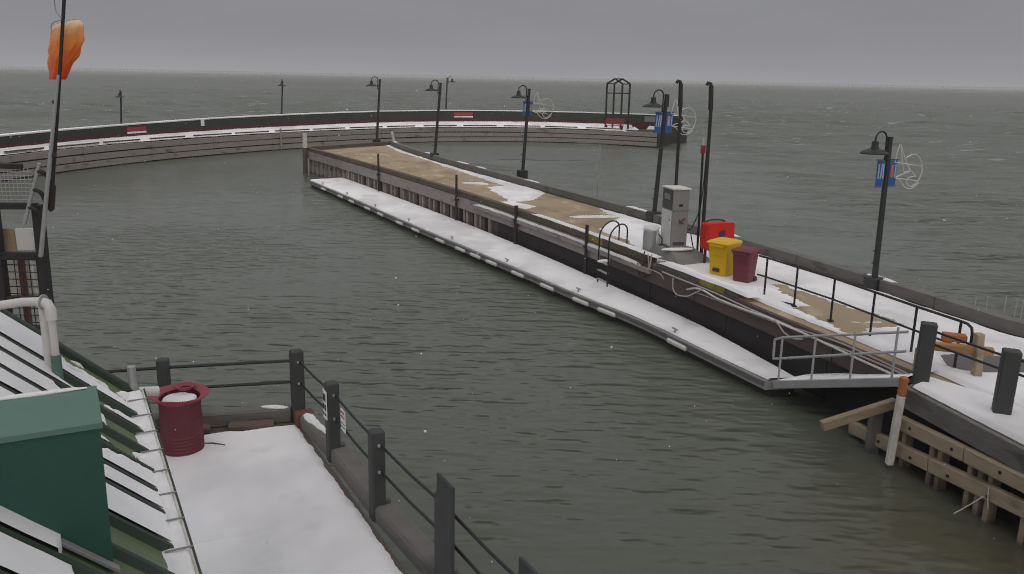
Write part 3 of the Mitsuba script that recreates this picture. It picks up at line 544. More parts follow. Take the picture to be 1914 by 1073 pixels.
# ---------------------------------------------------------------- mooring poles, ladder
for lab, x, y, z1, r in (('dark mooring pole furthest out along the pier edge', -7.375, 46.557, 3.08, .055), ('dark mooring pole, second from the far end of the pier', -2.524, 37.438, 3.05, .055), ('grey snow-flecked mooring pole, third from the far end of the pier', 0.095, 32.151, 2.52, .07), ('dark mooring pole just left of the hooped ladder', 2.376, 27.229, 2.66, .06)):
    k = thing('mooring_pole', lab, 'pole', 'mooring poles along the pier edge'); part(k, 'shaft', tube([(x, y, -.5), (x, y, z1)], r, 10), 'worn_black', 40)
    part(k, 'bracket', beam((x - .1, y - .05, 1.95), (x + .28, y + .14, 1.95), .1, .06), 'black_metal')
lad = thing('dock_ladder', 'ladder with two black hooped grab rails at the pier edge by the pump', 'ladder')
for (xo, yo), (xi, yi) in (((2.568, 25.065), (3.344, 26.659)), ((2.793, 24.469), (3.524, 26.07))):
    o, i = V(xo, yo), V(xi, yi); mid = (o + i) / 2
    pts = [(*o, 1.3), (*o, 2.1)] + [(*(mid + (o - mid) * math.cos(t)), 2.68 + .33 * math.sin(t)) for t in np.linspace(0, math.pi, 11)] + [(*i, 2.1)]
    part(lad, 'grab_rail', tube(pts, .024, 8), 'black_metal', 40)
o0, o1 = V(*(2.568, 25.065)), V(*(2.793, 24.469))
for z in (1.95, 1.68, 1.41): part(lad, 'rung', beam((*o0, z), (*o1, z), .09, .03), 'galvanised')
single('snow', 'small white snow cushion on the top step of the hooped ladder', 'snow', lump((*((o0 + o1) / 2), 2.0), .20, .12, .05, 4, .5), 'snow', True, kind='stuff')
single('marker_pole', 'thin grey pole standing in the water just behind the pier', 'pole', tube([(3.75, 38.5, .2), (3.78, 38.5, 4.35)], .035, 8), 'galvanised', 40)
wp = thing('corner_pile', 'white-topped mooring pile at the far left corner of the pier', 'pile')
part(wp, 'shaft', tube([(-14.2, 58.2, -.5), (-14.15, 58.2, 2.35)], .16, 10), 'rail_timber', 40); part(wp, 'top', tube([(-14.15, 58.2, 2.352), (-14.12, 58.2, 3.3)], [.16, .14], 10), 'white_paint', 40, label='white painted top')
single('mooring_stick', 'short white stake leaning at the far right corner of the pier', 'stake', tube([(-9.2, 66.3, 2.0), (-9.45, 66.3, 3.05)], .10, 8), 'white_paint', 40)
bwm = bw_off(-.16)
single('mooring_stake', 'slim pale stake standing against the timber face of the breakwater', 'stake', tube([(-20.529, 75.892, .3), (-20.529, 75.892, 2.5)], .08, 8), 'pale_pile', 40)

# ---------------------------------------------------------------- fuel pump, bollard, hose poles
ja, jb = V(-.45, .893), V(.893, .45)        # along the pier (away), across it (right)
def obox(c, a, wa, wb, z0, z1, bev=.015):
    """upright box: centre c (x, y), wa along a, wb across"""
    a = unit(np.array(a)); p, q = V(*c) - a * wa / 2, V(*c) + a * wa / 2; zc = (z0 + z1) / 2; return beam((*p, zc), (*q, zc), wb, z1 - z0, bev)
def frustum(c, a, w0, w1, z0, z1, shift=(0, 0)):
    a = unit(np.array(a)); b = V(a[1], -a[0]); out = []
    for (wa, wb), z, s in ((w0, z0, (0, 0)), (w1, z1, shift)):
        o = V(*c) + V(*s); out.append(np.array([[*(o + a * wa / 2 * i + b * wb / 2 * j), z] for i, j in ((-1, -1), (-1, 1), (1, 1), (1, -1))]))
    return sweep(out)
isl = thing('pump_island', 'grey concrete plinth with sloping sides carrying the fuel pump', 'plinth')
PC = V(4.72, 24.85)
part(isl, 'plinth', frustum(PC + V(.22, -.35), ja, (1.75, 1.35), (.95, .85), 2.1, 2.48, shift=(-.22, .35)), 'concrete')
part(isl, 'snow_cover', lump((*(PC + V(.05, -.52)), 2.49), .5, .14, .04, 3, .2), 'snow', True)
fpmp = thing('fuel_pump', 'tall grey fuel pump with a white lower door and a dark display', 'fuel pump')
A_, B_ = V(-.24, .971), V(.60, .80); A_ = unit(A_); B_ = V(A_[1], -A_[0])
part(fpmp, 'body', obox(PC, A_, .74, .50, 2.49, 4.18, .02), 'cabinet_grey')
part(fpmp, 'top_cap', obox(PC, A_, .82, .58, 4.182, 4.23, .01), 'white_paint')
fl = PC - B_ * .26
part(fpmp, 'door', beam((*(fl - A_ * .33), 3.06), (*(fl + A_ * .33), 3.06), .02, 1.02, .005), 'white_plastic', label='white lower door')
part(fpmp, 'display', beam((*(fl - A_ * .33), 3.88), (*(fl + A_ * .33), 3.88), .02, .54, .005), 'display_dark', label='dark upper display')
fr = PC - A_ * .375
part(fpmp, 'lock_plate', beam((*(fr - B_ * .06), 3.74), (*(fr + B_ * .06), 3.74), .02, .07, .004), 'black_metal')
part(fpmp + '__door', 'lock', beam((*(fl - B_ * .012 - A_ * .25), 3.30), (*(fl - B_ * .012 - A_ * .22), 3.30), .02, .05, .003), 'black_metal')
part(fpmp + '__display', 'read_out', beam((*(fl - B_ * .012 - A_ * .2), 3.96), (*(fl - B_ * .012 + A_ * .2), 3.96), .008, .16, .003), 'cabinet_grey')
part(fpmp, 'vent_strip', beam((*(fr - B_ * .18), 2.62), (*(fr + B_ * .18), 2.62), .012, .10, .003), 'display_dark')
part(fpmp, 'side_seam', beam((*(fr - B_ * .24), 3.58), (*(fr + B_ * .24), 3.58), .008, .014, .002), 'display_dark')
nz = PC + B_ * .29 - A_ * .18
part(fpmp, 'nozzle', [beam((*nz, 2.85), (*nz, 3.32), .08, .07, .02, up=(1, 0, 0)), tube([(*nz, 3.3), (*(nz - B_ * .18 - A_ * .24), 3.36), (*(nz - B_ * .3 - A_ * .24), 3.22)], .022)], 'rust')
part(fpmp, 'hook', tube([(*(fr - B_ * .02), 3.32), (*(fr - B_ * .02 - A_ * .05), 3.25), (*(fr + B_ * .08 - A_ * .05), 3.22)], .015), 'black_metal')
hp = thing('hose_housing', 'short grey drum-shaped hose housing capped with snow left of the fuel pump', 'hose housing')
part(hp, 'drum', lathe([(.0, 2.1), (.22, 2.1), (.22, 2.16), (.20, 2.18), (.20, 2.84), (.15, 2.92), (0, 2.93)], (4.08, 25.2, 0), 20), 'galvanised', 40)
part(hp, 'snow_cap', [lump((4.12, 25.2, 2.93), .24, .2, .12, 2), lump((4.30, 25.22, 2.62), .10, .12, .30, 5)], 'snow', True)
part(hp, 'hose', tube([tuple(q) for q in spline([(4.30, 25.0, 2.8), (4.40, 24.9, 2.65), (4.28, 24.85, 2.4), (4.16, 24.9, 2.2)], 14)], .018, 7), 'worn_black', True)
for lab, (x, y), z1, hk in (('tall black hose pole with a hooked top right behind the fuel pump', (5.0, 26.4), 7.2, 1), ('tall black hose pole with a hooked top standing by the red cabinet', (5.57, 24.83), 7.16, 1)):
    k = thing('hose_pole', lab, 'pole', 'tall black hose poles'); part(k, 'shaft', tube([(x, y, 2.1), (x - .03, y, z1 - .75), (x - .04, y, z1 - .7), (x - .07, y, z1 - .06)], [.052, .05, .07, .065], 10), 'worn_black', 40)
    part(k, 'hook', tube([(x - .07, y, z1 - .08), (x - .09, y, z1), (x - .16, y, z1 + .02), (x - .20, y, z1 - .05)], .05, 8), 'black_metal', 40); part(k, 'foot', obox((x, y), ja, .26, .26, 2.1, 2.14), 'black_metal')
k = thing('hose_pole', 'thin black pole with a red collar and white tip left of the red cabinet', 'pole'); x, y = 5.50, 25.06
part(k, 'shaft', tube([(x, y, 2.1), (x - .05, y, 5.2)], .035, 8), 'worn_black', 40); part(k, 'collar', tube([(x - .05, y, 5.2), (x - .052, y, 5.42)], .075, 8), 'red_paint', 40); part(k, 'tip', tube([(x - .052, y, 5.42), (x - .056, y, 5.64)], .03, 8), 'white_paint', 40)
hose('black fuel hose looping from the pump nozzle up to the hose pole', [(*nz, 3.05), (*(nz + V(.12, 0)), 3.0), (5.32, 24.9, 3.2), (5.46, 24.88, 3.7), (5.50, 24.86, 4.6), (5.52, 24.84, 6.4)], .017, 'worn_black')
hose('black hose hanging down beside the hose pole onto the snow', [(5.20, 24.75, 2.9), (5.24, 24.6, 2.6), (5.30, 24.5, 2.35), (5.42, 24.5, 2.15)], .018, 'worn_black')
hose('thick black hose bent over at the foot of the hose poles', [(5.62, 24.75, 2.9), (5.66, 24.6, 2.55), (5.75, 24.5, 2.42), (5.88, 24.45, 2.4)], .03, 'worn_black')

# ---------------------------------------------------------------- red cabinet and bins
rc = thing('red_cabinet', 'bright red equipment cabinet on legs with a dark blue mark behind the yellow bin', 'cabinet')
RC = V(5.82, 24.1); rx = unit(V(.93, .36)); ry = V(-rx[1], rx[0])
def rounded(w, h, r, n=6):
    out = []
    for cx, cy, a0 in ((w / 2 - r, h / 2 - r, 0), (-w / 2 + r, h / 2 - r, 90), (-w / 2 + r, -h / 2 + r, 180), (w / 2 - r, -h / 2 + r, 270)):
        for t in np.linspace(a0, a0 + 90, n): out.append((cx + r * math.cos(math.radians(t)), cy + r * math.sin(math.radians(t))))
    return out
def panel(c, x, w, h, r, y0, y1):
    """rounded upright panel: centre c (3-D), width axis x, from y0 to y1 along its normal"""
    x = unit(V(x[0], x[1], 0)); y = V(-x[1], x[0], 0); prof = rounded(w, h, r); return sweep([np.array([V(*c) + x * a + V(0, 0, b) + y * d for a, b in prof]) for d in (y0, y1)])
part(rc, 'body', panel((*RC, 2.96), rx, .92, .76, .09, -.16, .16), 'cabinet_red', 30)
part(rc, 'door', panel((*RC, 2.96), rx, .82, .66, .07, -.185, -.161), 'cabinet_red', 30)
part(rc, 'mark', panel((*(RC + rx * .03), 3.04), rx, .22, .2, .08, -.198, -.186), 'navy_mark', label='dark blue round mark on the door')
for s in (-.36, .36): q = RC + rx * s; part(rc, 'leg', beam((*q, 2.1), (*q, 2.6), .07, .07, .008, up=(1, 0, 0)), 'dark_red')
part(rc, 'handle_hose', tube([tuple(q) for q in spline([(*(RC - rx * .38 + ry * .1), 3.34), (*(RC - rx * .15 + ry * .1), 3.40), (*(RC + rx * .15 + ry * .1), 3.39), (*(RC + rx * .3 + ry * .1), 3.34)], 12)], .022), 'worn_black', True)
def wheelie(name, label, c, x, w, d, h, mat, badge=None):
    k = thing(name, label, 'wheelie bin'); x = unit(V(*x)); y = V(-x[1], x[0]); c = V(*c)
    def ring(z, ww, dd, sh=0, r=.06): return np.array([[*(c + x * a + y * (b + sh)), z] for a, b in rounded(ww, dd, r, 4)])
    b = 2.1
    part(k, 'body', sweep([ring(b + .03, w * .80, d * .74), ring(b + h * .5, w * .88, d * .85), ring(b + h * .84, w * .94, d * .95), ring(b + h * .845, w * 1.0, d * 1.0), ring(b + h * .90, w * 1.0, d * 1.0)]), mat, 30)
    part(k, 'lid', sweep([ring(b + h * .902, w * 1.06, d * 1.08, -.02), ring(b + h * .93, w * 1.07, d * 1.09, -.02), ring(b + h * .965, w * .98, d * .95, 0), ring(b + h * 1.0, w * .75, d * .5, .08)]), mat, 30)
    part(k + '__lid', 'handle', tube([(*(c + x * w * .35 + y * d * .55), b + h * .88), (*(c + x * w * .35 + y * d * .66), b + h * .93), (*(c - x * w * .35 + y * d * .66), b + h * .93), (*(c - x * w * .35 + y * d * .55), b + h * .88)], .022), mat)
    for s in (-1, 1): o = c + x * s * w * .40 + y * d * .36; part(k, 'wheel', tube([(*(o - x * .025), b + .10), (*(o + x * .025), b + .10)], .10, 16), 'black_metal', 40)
    part(k + '__lid', 'grip', beam((*(c - x * w * .32 - y * d * .56), b + h * .86), (*(c + x * w * .32 - y * d * .56), b + h * .86), .04, .05, .015), mat)
    part(k, 'front_ridge', beam((*(c - x * w * .36 - y * d * .475), b + h * .62), (*(c + x * w * .36 - y * d * .475), b + h * .62), .02, .025, .008), mat)
    if badge: o = c - y * d * .41 - x * w * .05; part(k, 'badge', beam((*(o - x * .10), b + .22), (*(o + x * .10), b + .22), .05, .10, .01), 'navy_mark', label='small dark mark low on the front')
wheelie('wheelie_bin', 'bright yellow wheelie bin standing in front of the red cabinet', (5.68, 22.60), (.70, -.71), .64, .70, 1.03, 'bin_yellow', True)
wheelie('wheelie_bin', 'burgundy wheelie bin standing to the right of the yellow bin', (6.05, 21.83), (.75, -.66), .54, .54, .96, 'bin_burgundy')
# ---------------------------------------------------------------- street lamps, banners, light ornaments
def lamp(label, base, top, s, arm, group=None, box_=True, name='street_lamp', cap=False):
    """base (x, y, z), pole top (x, y, z) of a slightly leaning pole; arm: horizontal direction of the gooseneck; s: size"""
    k = thing(name, label, 'street lamp', group); b, t = V(*base), V(*top); ax = unit(t - b); a = unit(V(*arm, 0)); H = np.linalg.norm(t - b)
    P = lambda h, o: b + ax * h + a * o
    part(k, 'pole', tube([P(0, 0), P(H * .5, 0), P(H, 0)], [.078 * s, .07 * s, .062 * s], 12), 'lamp_green', 40)
    if box_: part(k, 'base', obox((b[0], b[1]), ja, .38 * s, .38 * s, b[2] - .06, b[2] + .36 * s, .03), 'lamp_green')
    part(k, 'pole_cap', tube([P(H - .02, 0), P(H + .03, 0)], .075 * s, 12), 'lamp_green', 40)
    h1 = H - .02 * s; r = .19 * s; o1 = .12 * s
    pts = [P(H - .52 * s, o1 * .9), P(h1 - .05 * s, o1)] + [P(h1 + r * .95 * math.sin(q), o1 + r - r * math.cos(q)) for q in np.linspace(0, math.pi, 12)] + [P(h1 - .06 * s, o1 + 2 * r)]
    part(k, 'gooseneck', tube(pts, .022 * s, 8), 'black_metal', 40)
    for f in (.50, .30): part(k, 'arm_clamp', tube([P(H - f * s, 0), P(H - f * s, o1)], .03 * s, 8), 'black_metal')
    oc = o1 + 2 * r; z0 = h1 - .05 * s; c = P(z0, oc)
    part(k + '__lamp_head', 'neck', lathe([(0, 0), (.07 * s, 0), (.085 * s, -.05 * s), (.075 * s, -.10 * s), (.10 * s, -.15 * s), (.10 * s, -.18 * s), (0, -.18 * s)][::-1], c, 16), 'lamp_green', 40)
    part(k + '__lamp_head', 'shade', lathe([(.10 * s, -.175 * s), (.18 * s, -.20 * s), (.29 * s, -.245 * s), (.33 * s, -.285 * s), (.33 * s, -.31 * s), (.24 * s, -.295 * s), (.09 * s, -.23 * s)][::-1], c, 24), 'lamp_green', 40)
    for h in (.19, .27): part(k, 'step_bolt', tube([P(H * h, 0), P(H * h, .16 * s)], .016 * s, 6), 'black_metal')
    if cap: part(k, 'bracket_box', obox((t[0] + .02, t[1]), (1, 0), .13 * s, .11 * s, t[2] - .42, t[2] + .04, .03), 'lamp_green')
    return P
ARM = (-.893, -.45)
lamps = [('street lamp with a gooseneck shade at the far end corner of the pier', (-10.41, 65.081, 2.1), (-10.099, 65.131, 6.882), 1.28, 0, 0),
    ('street lamp on the pier, first one in from the far end, without a banner', (-5.043, 54.147, 2.1), (-4.662, 54.183, 6.788), 1.22, 0, 0),
    ('street lamp on the pier with a narrow blue banner, nearest to the breakwater end frame', (0.414, 45.078, 2.1), (0.666, 45.076, 6.656), 1.18, 1, 0),
    ('street lamp with a blue banner standing behind the fuel pump', (5.208, 31.568, 2.1), (5.409, 31.535, 6.714), 1.12, 1, 1),
    ('street lamp with blue banners at the right, nearest of the row on the pier', (9.255, 21.338, 2.1), (9.218, 21.354, 5.958), 1.0, 1, 0)]
orn_ = [[(820, 545), (870, 510), (980, 485), (1070, 520), (1140, 600), (1180, 720), (1160, 830), (1110, 915), (1050, 965), (980, 985), (920, 960), (885, 900), (900, 860), (950, 838), (1065, 830)],
    [(590, 595), (1170, 680)], [(650, 840), (1110, 905)], [(690, 330), (745, 550), (800, 760)], [(695, 330), (810, 560), (900, 690), (960, 745), (1060, 830)], [(670, 330), (630, 450), (610, 590)],
    [(800, 760), (870, 750), (930, 740)], [(650, 840), (720, 805), (800, 785), (930, 750)], [(650, 840), (750, 885), (820, 960), (900, 1010), (980, 1022), (1070, 985), (1140, 935)]]
bnames = ['beside the third lamp of the pier', 'on the lamp behind the fuel pump', 'on the nearest lamp of the pier']
nb = 0
for lab, b, t, s, ban, capd in lamps:
    P = lamp(lab, b, t, s, ARM, 'street lamps along the pier', cap=bool(capd)); jbv = V(.893, .45, 0); H = np.linalg.norm(V(*t) - V(*b)); f = V(.45, -.893, 0)
    if not ban: continue
    hb0, hb1 = H - 1.17 * s, H - .55 * s
    if nb == 0: hb0, hb1 = H - 1.10 * s, H - .55 * s
    for side in (-1, 1):
        w = (.27 if nb else .16) * s; o = side * (.075 * s + w / 2); k = thing('banner', ('left blue banner with pale strokes ' if side < 0 else 'right blue banner with an orange figure ' if nb == 2 else 'right blue banner with a pink and white figure ' if nb == 1 else 'right narrow blue banner ') + bnames[nb], 'banner')
        c0, c1 = P(hb0, 0) + jbv * o, P(hb1, 0) + jbv * o
        part(k, 'cloth', beam(c0, c1, w, .018 * s, .003, up=f), 'blue_cloth')
        for hh in (hb0 - .02, hb1 + .02): part(k, 'arm', tube([P(hh, 0), P(hh, 0) + jbv * side * (.11 * s + w)], .013 * s, 6), 'blue_cloth' if hh < hb1 else 'navy_mark')
        fr_ = f * .013 * s
        if side < 0:
            for q in (-.30, .0, .30): part(k, 'pale_stroke', beam(c0 * .72 + c1 * .28 + jbv * w * q + fr_, c0 * .12 + c1 * .88 + jbv * w * (q + (.1 if q == 0 else 0)) + fr_, w * .17, .006, .001, up=f), 'pale_cloth')
        else:
            m = ('orange_cloth' if nb == 2 else 'pink_cloth')
            part(k, 'figure', beam(c0 * .68 + c1 * .32 - jbv * w * .08 + fr_, c0 * .18 + c1 * .82 - jbv * w * .12 + fr_, w * .38, .006, .001, up=f), m, label='warm-coloured upright figure printed on the banner')
            part(k, 'pale_stroke', beam(c0 * .7 + c1 * .3 + jbv * w * .32 + fr_, c0 * .15 + c1 * .85 + jbv * w * .32 + fr_, w * .16, .006, .001, up=f), 'pale_cloth')
    ol = ['white wire sailing boat ornament on the third lamp, in front of the breakwater', 'white wire sailing boat ornament half hidden by the black hose pole', 'white wire sailing boat ornament on the nearest lamp at the right'][nb]
    k = thing('wire_ornament', ol, 'light ornament', 'white wire ornaments on the lamps')
    for q in orn_:
        pts = []
        for X, Y in q:
            px, py = 1600 + X / 8.256, 230 + Y / 8.256; u, v = (px - 1656) * .0148 * s, (545 - py) * .0134
            pts.append(P(v - 4.06 + H + .21 * s if nb == 2 else (v - 3.83) * s + H, 0) + jbv * u)
        pts = [tuple(z) for z in (spline(np.array(pts), len(pts) * 3) if len(pts) > 3 else np.array(pts))]
        part(k, {2: 'bar'}.get(len(q), 'wire'), tube(pts, .015 * s, 6), 'wire_white', True)
    nb += 1
for lab, base, top, arm, s in (('far street lamp behind the breakwater wall, leftmost of the three', (-29.465, 64.674, 2.0), (-29.222, 64.784, 5.609), (.2, -.98), 1.0), ('far street lamp behind the breakwater wall, middle of the three', (-21.907, 81.215, 2.0), (-21.615, 81.294, 6.476), (.1, -1), 1.1), ('far street lamp behind the breakwater wall, with its arm to the right', (-7.801, 96.649, 2.0), (-7.583, 96.666, 7.051), (.95, -.3), 1.15)):
    lamp(lab, base, top, s, arm, 'street lamps behind the breakwater wall', box_=False)

# ---------------------------------------------------------------- frame and bench at the end of the breakwater
fo, ft = V(*(10.741, 93.179)), unit(V(*(11.802, 92.754)) - V(*(9.606, 93.569))); fn = V(ft[1], -ft[0])
fs = thing('steel_frame', 'tall black four-legged steel frame with a pointed top at the end of the breakwater', 'frame')
zt = 6.85
cor = {(i, j): fo + ft * 1.12 * i + fn * (.0 if j < 0 else .9) + ft * (.22 * j) for i in (-1, 1) for j in (-1, 1)}
cor = {(-1, -1): fo - ft * 1.15, (-1, 1): fo - ft * .58 - fn * .9, (1, -1): fo + ft * .52 , (1, 1): fo + ft * 1.12 - fn * .9}
for q in cor.values(): part(fs, 'leg', beam((*q, 2.1), (*q, zt), .19, .19, .02, up=(1, 0, 0)), 'black_metal')
pk = [ (cor[(-1, -1)] + cor[(1, -1)]) / 2, (cor[(-1, 1)] + cor[(1, 1)]) / 2]
for j, e in ((-1, pk[0]), (1, pk[1])):
    part(fs, 'rafter', beam((*cor[(-1, j)], zt), (*e, zt + .5), .16, .16), 'black_metal'); part(fs, 'rafter', beam((*e, zt + .5), (*cor[(1, j)], zt), .16, .16), 'black_metal')
    part(fs, 'crossbar', beam((*cor[(-1, j)], zt - 1.0), (*cor[(1, j)], zt - 1.0), .09, .11), 'black_metal')
part(fs, 'ridge', beam((*pk[0], zt + .5), (*pk[1], zt + .5), .1, .1), 'black_metal')
for i in (-1, 1): part(fs, 'side_bar', beam((*cor[(i, -1)], zt - .02), (*cor[(i, 1)], zt - .02), .1, .1), 'black_metal')
bn = thing('bench', 'red bench standing under the black steel frame', 'bench'); bo = V(*(10.449, 92.114))
for z, o in ((2.55, -.18), (2.55, 0), (2.55, .18)): part(bn, 'seat_slat', beam((*(bo - ft * 1.0 + fn * o), z), (*(bo + ft * 1.0 + fn * o), z), .15, .05), 'red_paint')
for z in (2.75, 2.95, 3.15): part(bn, 'back_slat', beam((*(bo - ft * 1.0 - fn * .28), z), (*(bo + ft * 1.0 - fn * .28), z), .05, .16), 'red_paint')
for i in (-.85, .85):
    for o in (-.22, .2): q = bo + ft * i + fn * o; part(bn, 'leg', beam((*q, 2.05), (*q, 2.53), .1, .1, .01, up=(1, 0, 0)), 'dark_red')

# ---------------------------------------------------------------- stakes out in the lake behind the pier
for px, (x, y), z1 in ((0, (13.362, 23.979), 1.319), (1, (13.718, 24.006), 1.366), (2, (14.27, 24.048), 1.382), (3, (14.612, 24.074), 1.257), (4, (14.808, 24.089), 1.226)):
    single('lake_stake', ('leftmost of the pale', 'second from the left of the pale', 'middle one of the pale', 'second from the right of the pale', 'rightmost of the pale')[px] + ' thin stakes behind the pier at the right edge', 'stake', tube([(x, y, -.3), (x + .02, y, z1)], .022, 6), 'hose_grey', 40, group='pale stakes in the lake at the right edge')

# ---------------------------------------------------------------- drum, signs, stick on the near boardwalk
dm = thing('trash_drum', 'burgundy steel drum with a flared octagonal collar and snow inside, on the near boardwalk', 'trash drum')
DX, DY = -4.47, 10.88
prof = [(.0, 2.11), (.285, 2.11), (.285, 2.14), (.275, 2.15)] + [(.275 + .006 * math.cos(i * math.pi), 2.16 + i * .024) for i in range(12)] + [(.272, 2.46), (.272, 2.62), (.281, 2.64), (.272, 2.66), (.272, 2.92), (.265, 2.92), (.262, 2.6)]
part(dm, 'barrel', lathe(prof, (DX, DY, 0), 40, closed=False), 'burgundy', 25)
def collar():
    rings = []
    for r, z in ((.272, 2.885), (.33, 2.925), (.375, 2.95), (.382, 2.962), (.372, 2.968), (.31, 2.945), (.262, 2.92)):
        ring = []
        for q in np.arange(24) * math.pi / 12:
            oct_ = 1 / max(math.cos((q + math.pi / 8) % (math.pi / 4) - math.pi / 8), .9); front = 1 - .17 * max(0, -math.sin(q)) * (r > .28)
            ring.append([DX + r * oct_ * math.cos(q), DY + r * oct_ * front * math.sin(q), z + .015 * max(0, math.sin(q))])
        rings.append(np.array(ring))
    return sweep(rings, False)
part(dm, 'collar', collar(), 'lid_red', label='flared octagonal rim')
part(dm, 'back_lip', lathe([(.09, 2.955), (.135, 2.995), (.14, 3.01), (.12, 3.01), (.08, 2.97)], (DX + .0, DY + .21, 0), 8, closed=False, phase=math.pi / 8), 'lid_red')
part(dm, 'snow_fill', lump((DX, DY, 2.885), .225, .215, .045, 3), 'snow', True, label='white snow inside the drum')
part(dm, 'snow_foot', lathe([(.275, 2.155), (.31, 2.15), (.345, 2.125), (.36, 2.10)][::-1], (DX, DY, 0), 32, closed=False), 'snow', True, label='ring of snow round the foot of the drum')
single('stick', 'thin dark stick lying on the snow to the right of the drum', 'stick', tube([(-4.267, 11.041, 2.17), (-4.118, 11.044, 2.18), (-3.934, 11.004, 2.17)], .011), 'rail_timber')
q = pb[1]; sgn = thing('notice_sign', 'white notice with black symbols fixed on the second fence post from the corner', 'sign')
o = V(q[0], q[1]) + KY * .0975; part(sgn, 'plate', beam((*(o - KX * .08), 2.93), (*(o + KX * .08), 2.93), .012, .40, .002), 'sign_white')
for dz, w, h in ((.10, .09, .10), (-.03, .11, .08), (-.13, .12, .03)):
    for e in (-1, 1): oo = o + KY * .009 + KX * e * w * .35; part(sgn, 'symbol', beam((*(oo - KX * w * .22), 2.93 + dz), (*(oo + KX * w * .22), 2.93 + dz), .005, h, .001), 'black_metal')
sg2 = thing('warning_sign', 'small white and red warning sign hanging on the fence rails beyond the second post', 'sign')
o = V(*pb[1]) - KX * .52 - KY * .02 + KY * .03; part(sg2, 'plate', beam((*(o - KX * .09), 2.88), (*(o + KX * .09), 2.88), .01, .29, .002), 'sign_white')
for k_, dz in enumerate((.11, .05)): part(sg2, 'red_bar', beam((*(o + KY * .008 - KX * .07), 2.88 + dz), (*(o + KY * .008 + KX * .07), 2.88 + dz), .005, .020, .001), 'red_paint')
for dz in (-.04, -.09): part(sg2, 'text_line', beam((*(o + KY * .008 - KX * .07), 2.88 + dz), (*(o + KY * .008 + KX * .07), 2.88 + dz), .005, .018, .001), 'cabinet_grey')

# ---------------------------------------------------------------- green building at the left
E0, E1 = V(-3.25, 6.832, 4.5), V(-1.829, 4.174, 4.5); ED = unit(E0 - E1); EU = V(-ED[1], ED[0], 0); PITCH = math.radians(42.0)
ES = EU * math.cos(PITCH) + V(0, 0, math.sin(PITCH)); EN = np.cross(ED, ES); EN = EN if EN[2] > 0 else -EN
ew = lambda t, s, n=0.0: E0 - ED * t + ES * s + EN * n       # t: along the eave towards us, s: up the slope
bd = thing('green_building', 'green building with a ribbed snow-covered roof, dark green box and gutter at the left', 'building')
TN, SL = 5.4, 3.3
RB = [0.523, 0.865, 1.24, 1.597, 1.949, 2.254, 2.709, 3.083]
RBx = [-.12] + RB + [RB[-1] + .38 * i for i in range(1, int((TN - RB[-1]) / .38) + 1)]
for t0, t1 in zip(RBx[:-1], RBx[1:]):
    part(bd + '__roof', 'panel', slab([ew(t0 + .004, -.02), ew(t1 - .004, -.02), ew(t1 - .004, SL), ew(t0 + .004, SL)], EN, .03), 'roof_green')
for t in RBx[1:-1]:
    part(bd + '__roof', 'rib', sweep([np.array([ew(t - .038, s, -.004), ew(t - .020, s, .045), ew(t + .020, s, .045), ew(t + .038, s, -.004)]) for s in (-.05, SL)]), 'seam_green')
part(bd + '__roof', 'rake_trim', beam(ew(-.15, -.06, -.02), ew(-.15, SL, -.02), .09, .16, .015, up=EN), 'seam_green')
part(bd + '__roof', 'rake_flashing', slab([(-3.922, 7.166, 4.757), (-3.946, 7.478, 4.644), (-3.698, 7.557, 4.413), (-3.629, 7.329, 4.455), (-3.828, 6.966, 4.768)], EN, .02), 'roof_green', label='bare pale green flashing beyond the far roof edge')
part(bd, 'wall', prism([(ew(.1, .35))[:2], (ew(TN, .35))[:2], (ew(TN, SL * .98))[:2], (ew(.1, SL * .98))[:2]], 1.9, 4.42), 'dark_green')
part(bd, 'gable', prism([(ew(.1, .9))[:2], (ew(TN, .9))[:2], (ew(TN, SL * .96))[:2], (ew(.1, SL * .96))[:2]], 4.42, 4.9), 'dark_green')
go = -EU
def gut(t, o, z): return E0 - ED * t + go * o + V(0, 0, z)
part(bd, 'gutter', sweep([np.array([gut(t, -.06, -.05), gut(t, -.06, -.12), gut(t, .12, -.12), gut(t, .135, .015), gut(t, .125, .015), gut(t, .11, -.11), gut(t, -.05, -.11), gut(t, -.05, -.05)]) for t in (-.1, TN)]), 'white_paint')
part(bd + '__gutter', 'lip', beam(gut(-.1, .142, .012), gut(TN, .142, .012), .012, .022, .003), 'seam_green', label='dark outer edge of the gutter')
def gutter_snow():
    tt, oo = np.linspace(-.08, TN, 260), np.linspace(-.055, .124, 9); A, B = np.meshgrid(tt, oo, indexing='ij'); P = E0 - ED * A[..., None] + go * B[..., None]
    return hsheet(P[..., 0], P[..., 1], P[..., 2] - .055, .035 + .075 * fbm2(P[..., 0], P[..., 1], 5, 3) * np.minimum(1, np.minimum(B + .07, .13 - B) * 40))
part(bd + '__gutter', 'snow', gutter_snow(), 'snow', True, label='white snow filling the gutter')
for t in np.arange(.18, TN, .37): part(bd + '__gutter', 'bracket', beam(gut(t, -.01, .028), gut(t, .145, .028), .014, .008, .002), 'cabinet_grey')
part(bd + '__gutter', 'end_pipe', tube([gut(-.14, .06, -.05), gut(-.14, .06, .22)], .036, 12), 'galvanised', 40); part(bd + '__gutter', 'outlet', tube([gut(-.16, .10, -.02), gut(-.18, .26, -.05)], [.04, .045], 12), 'white_plastic', 40)
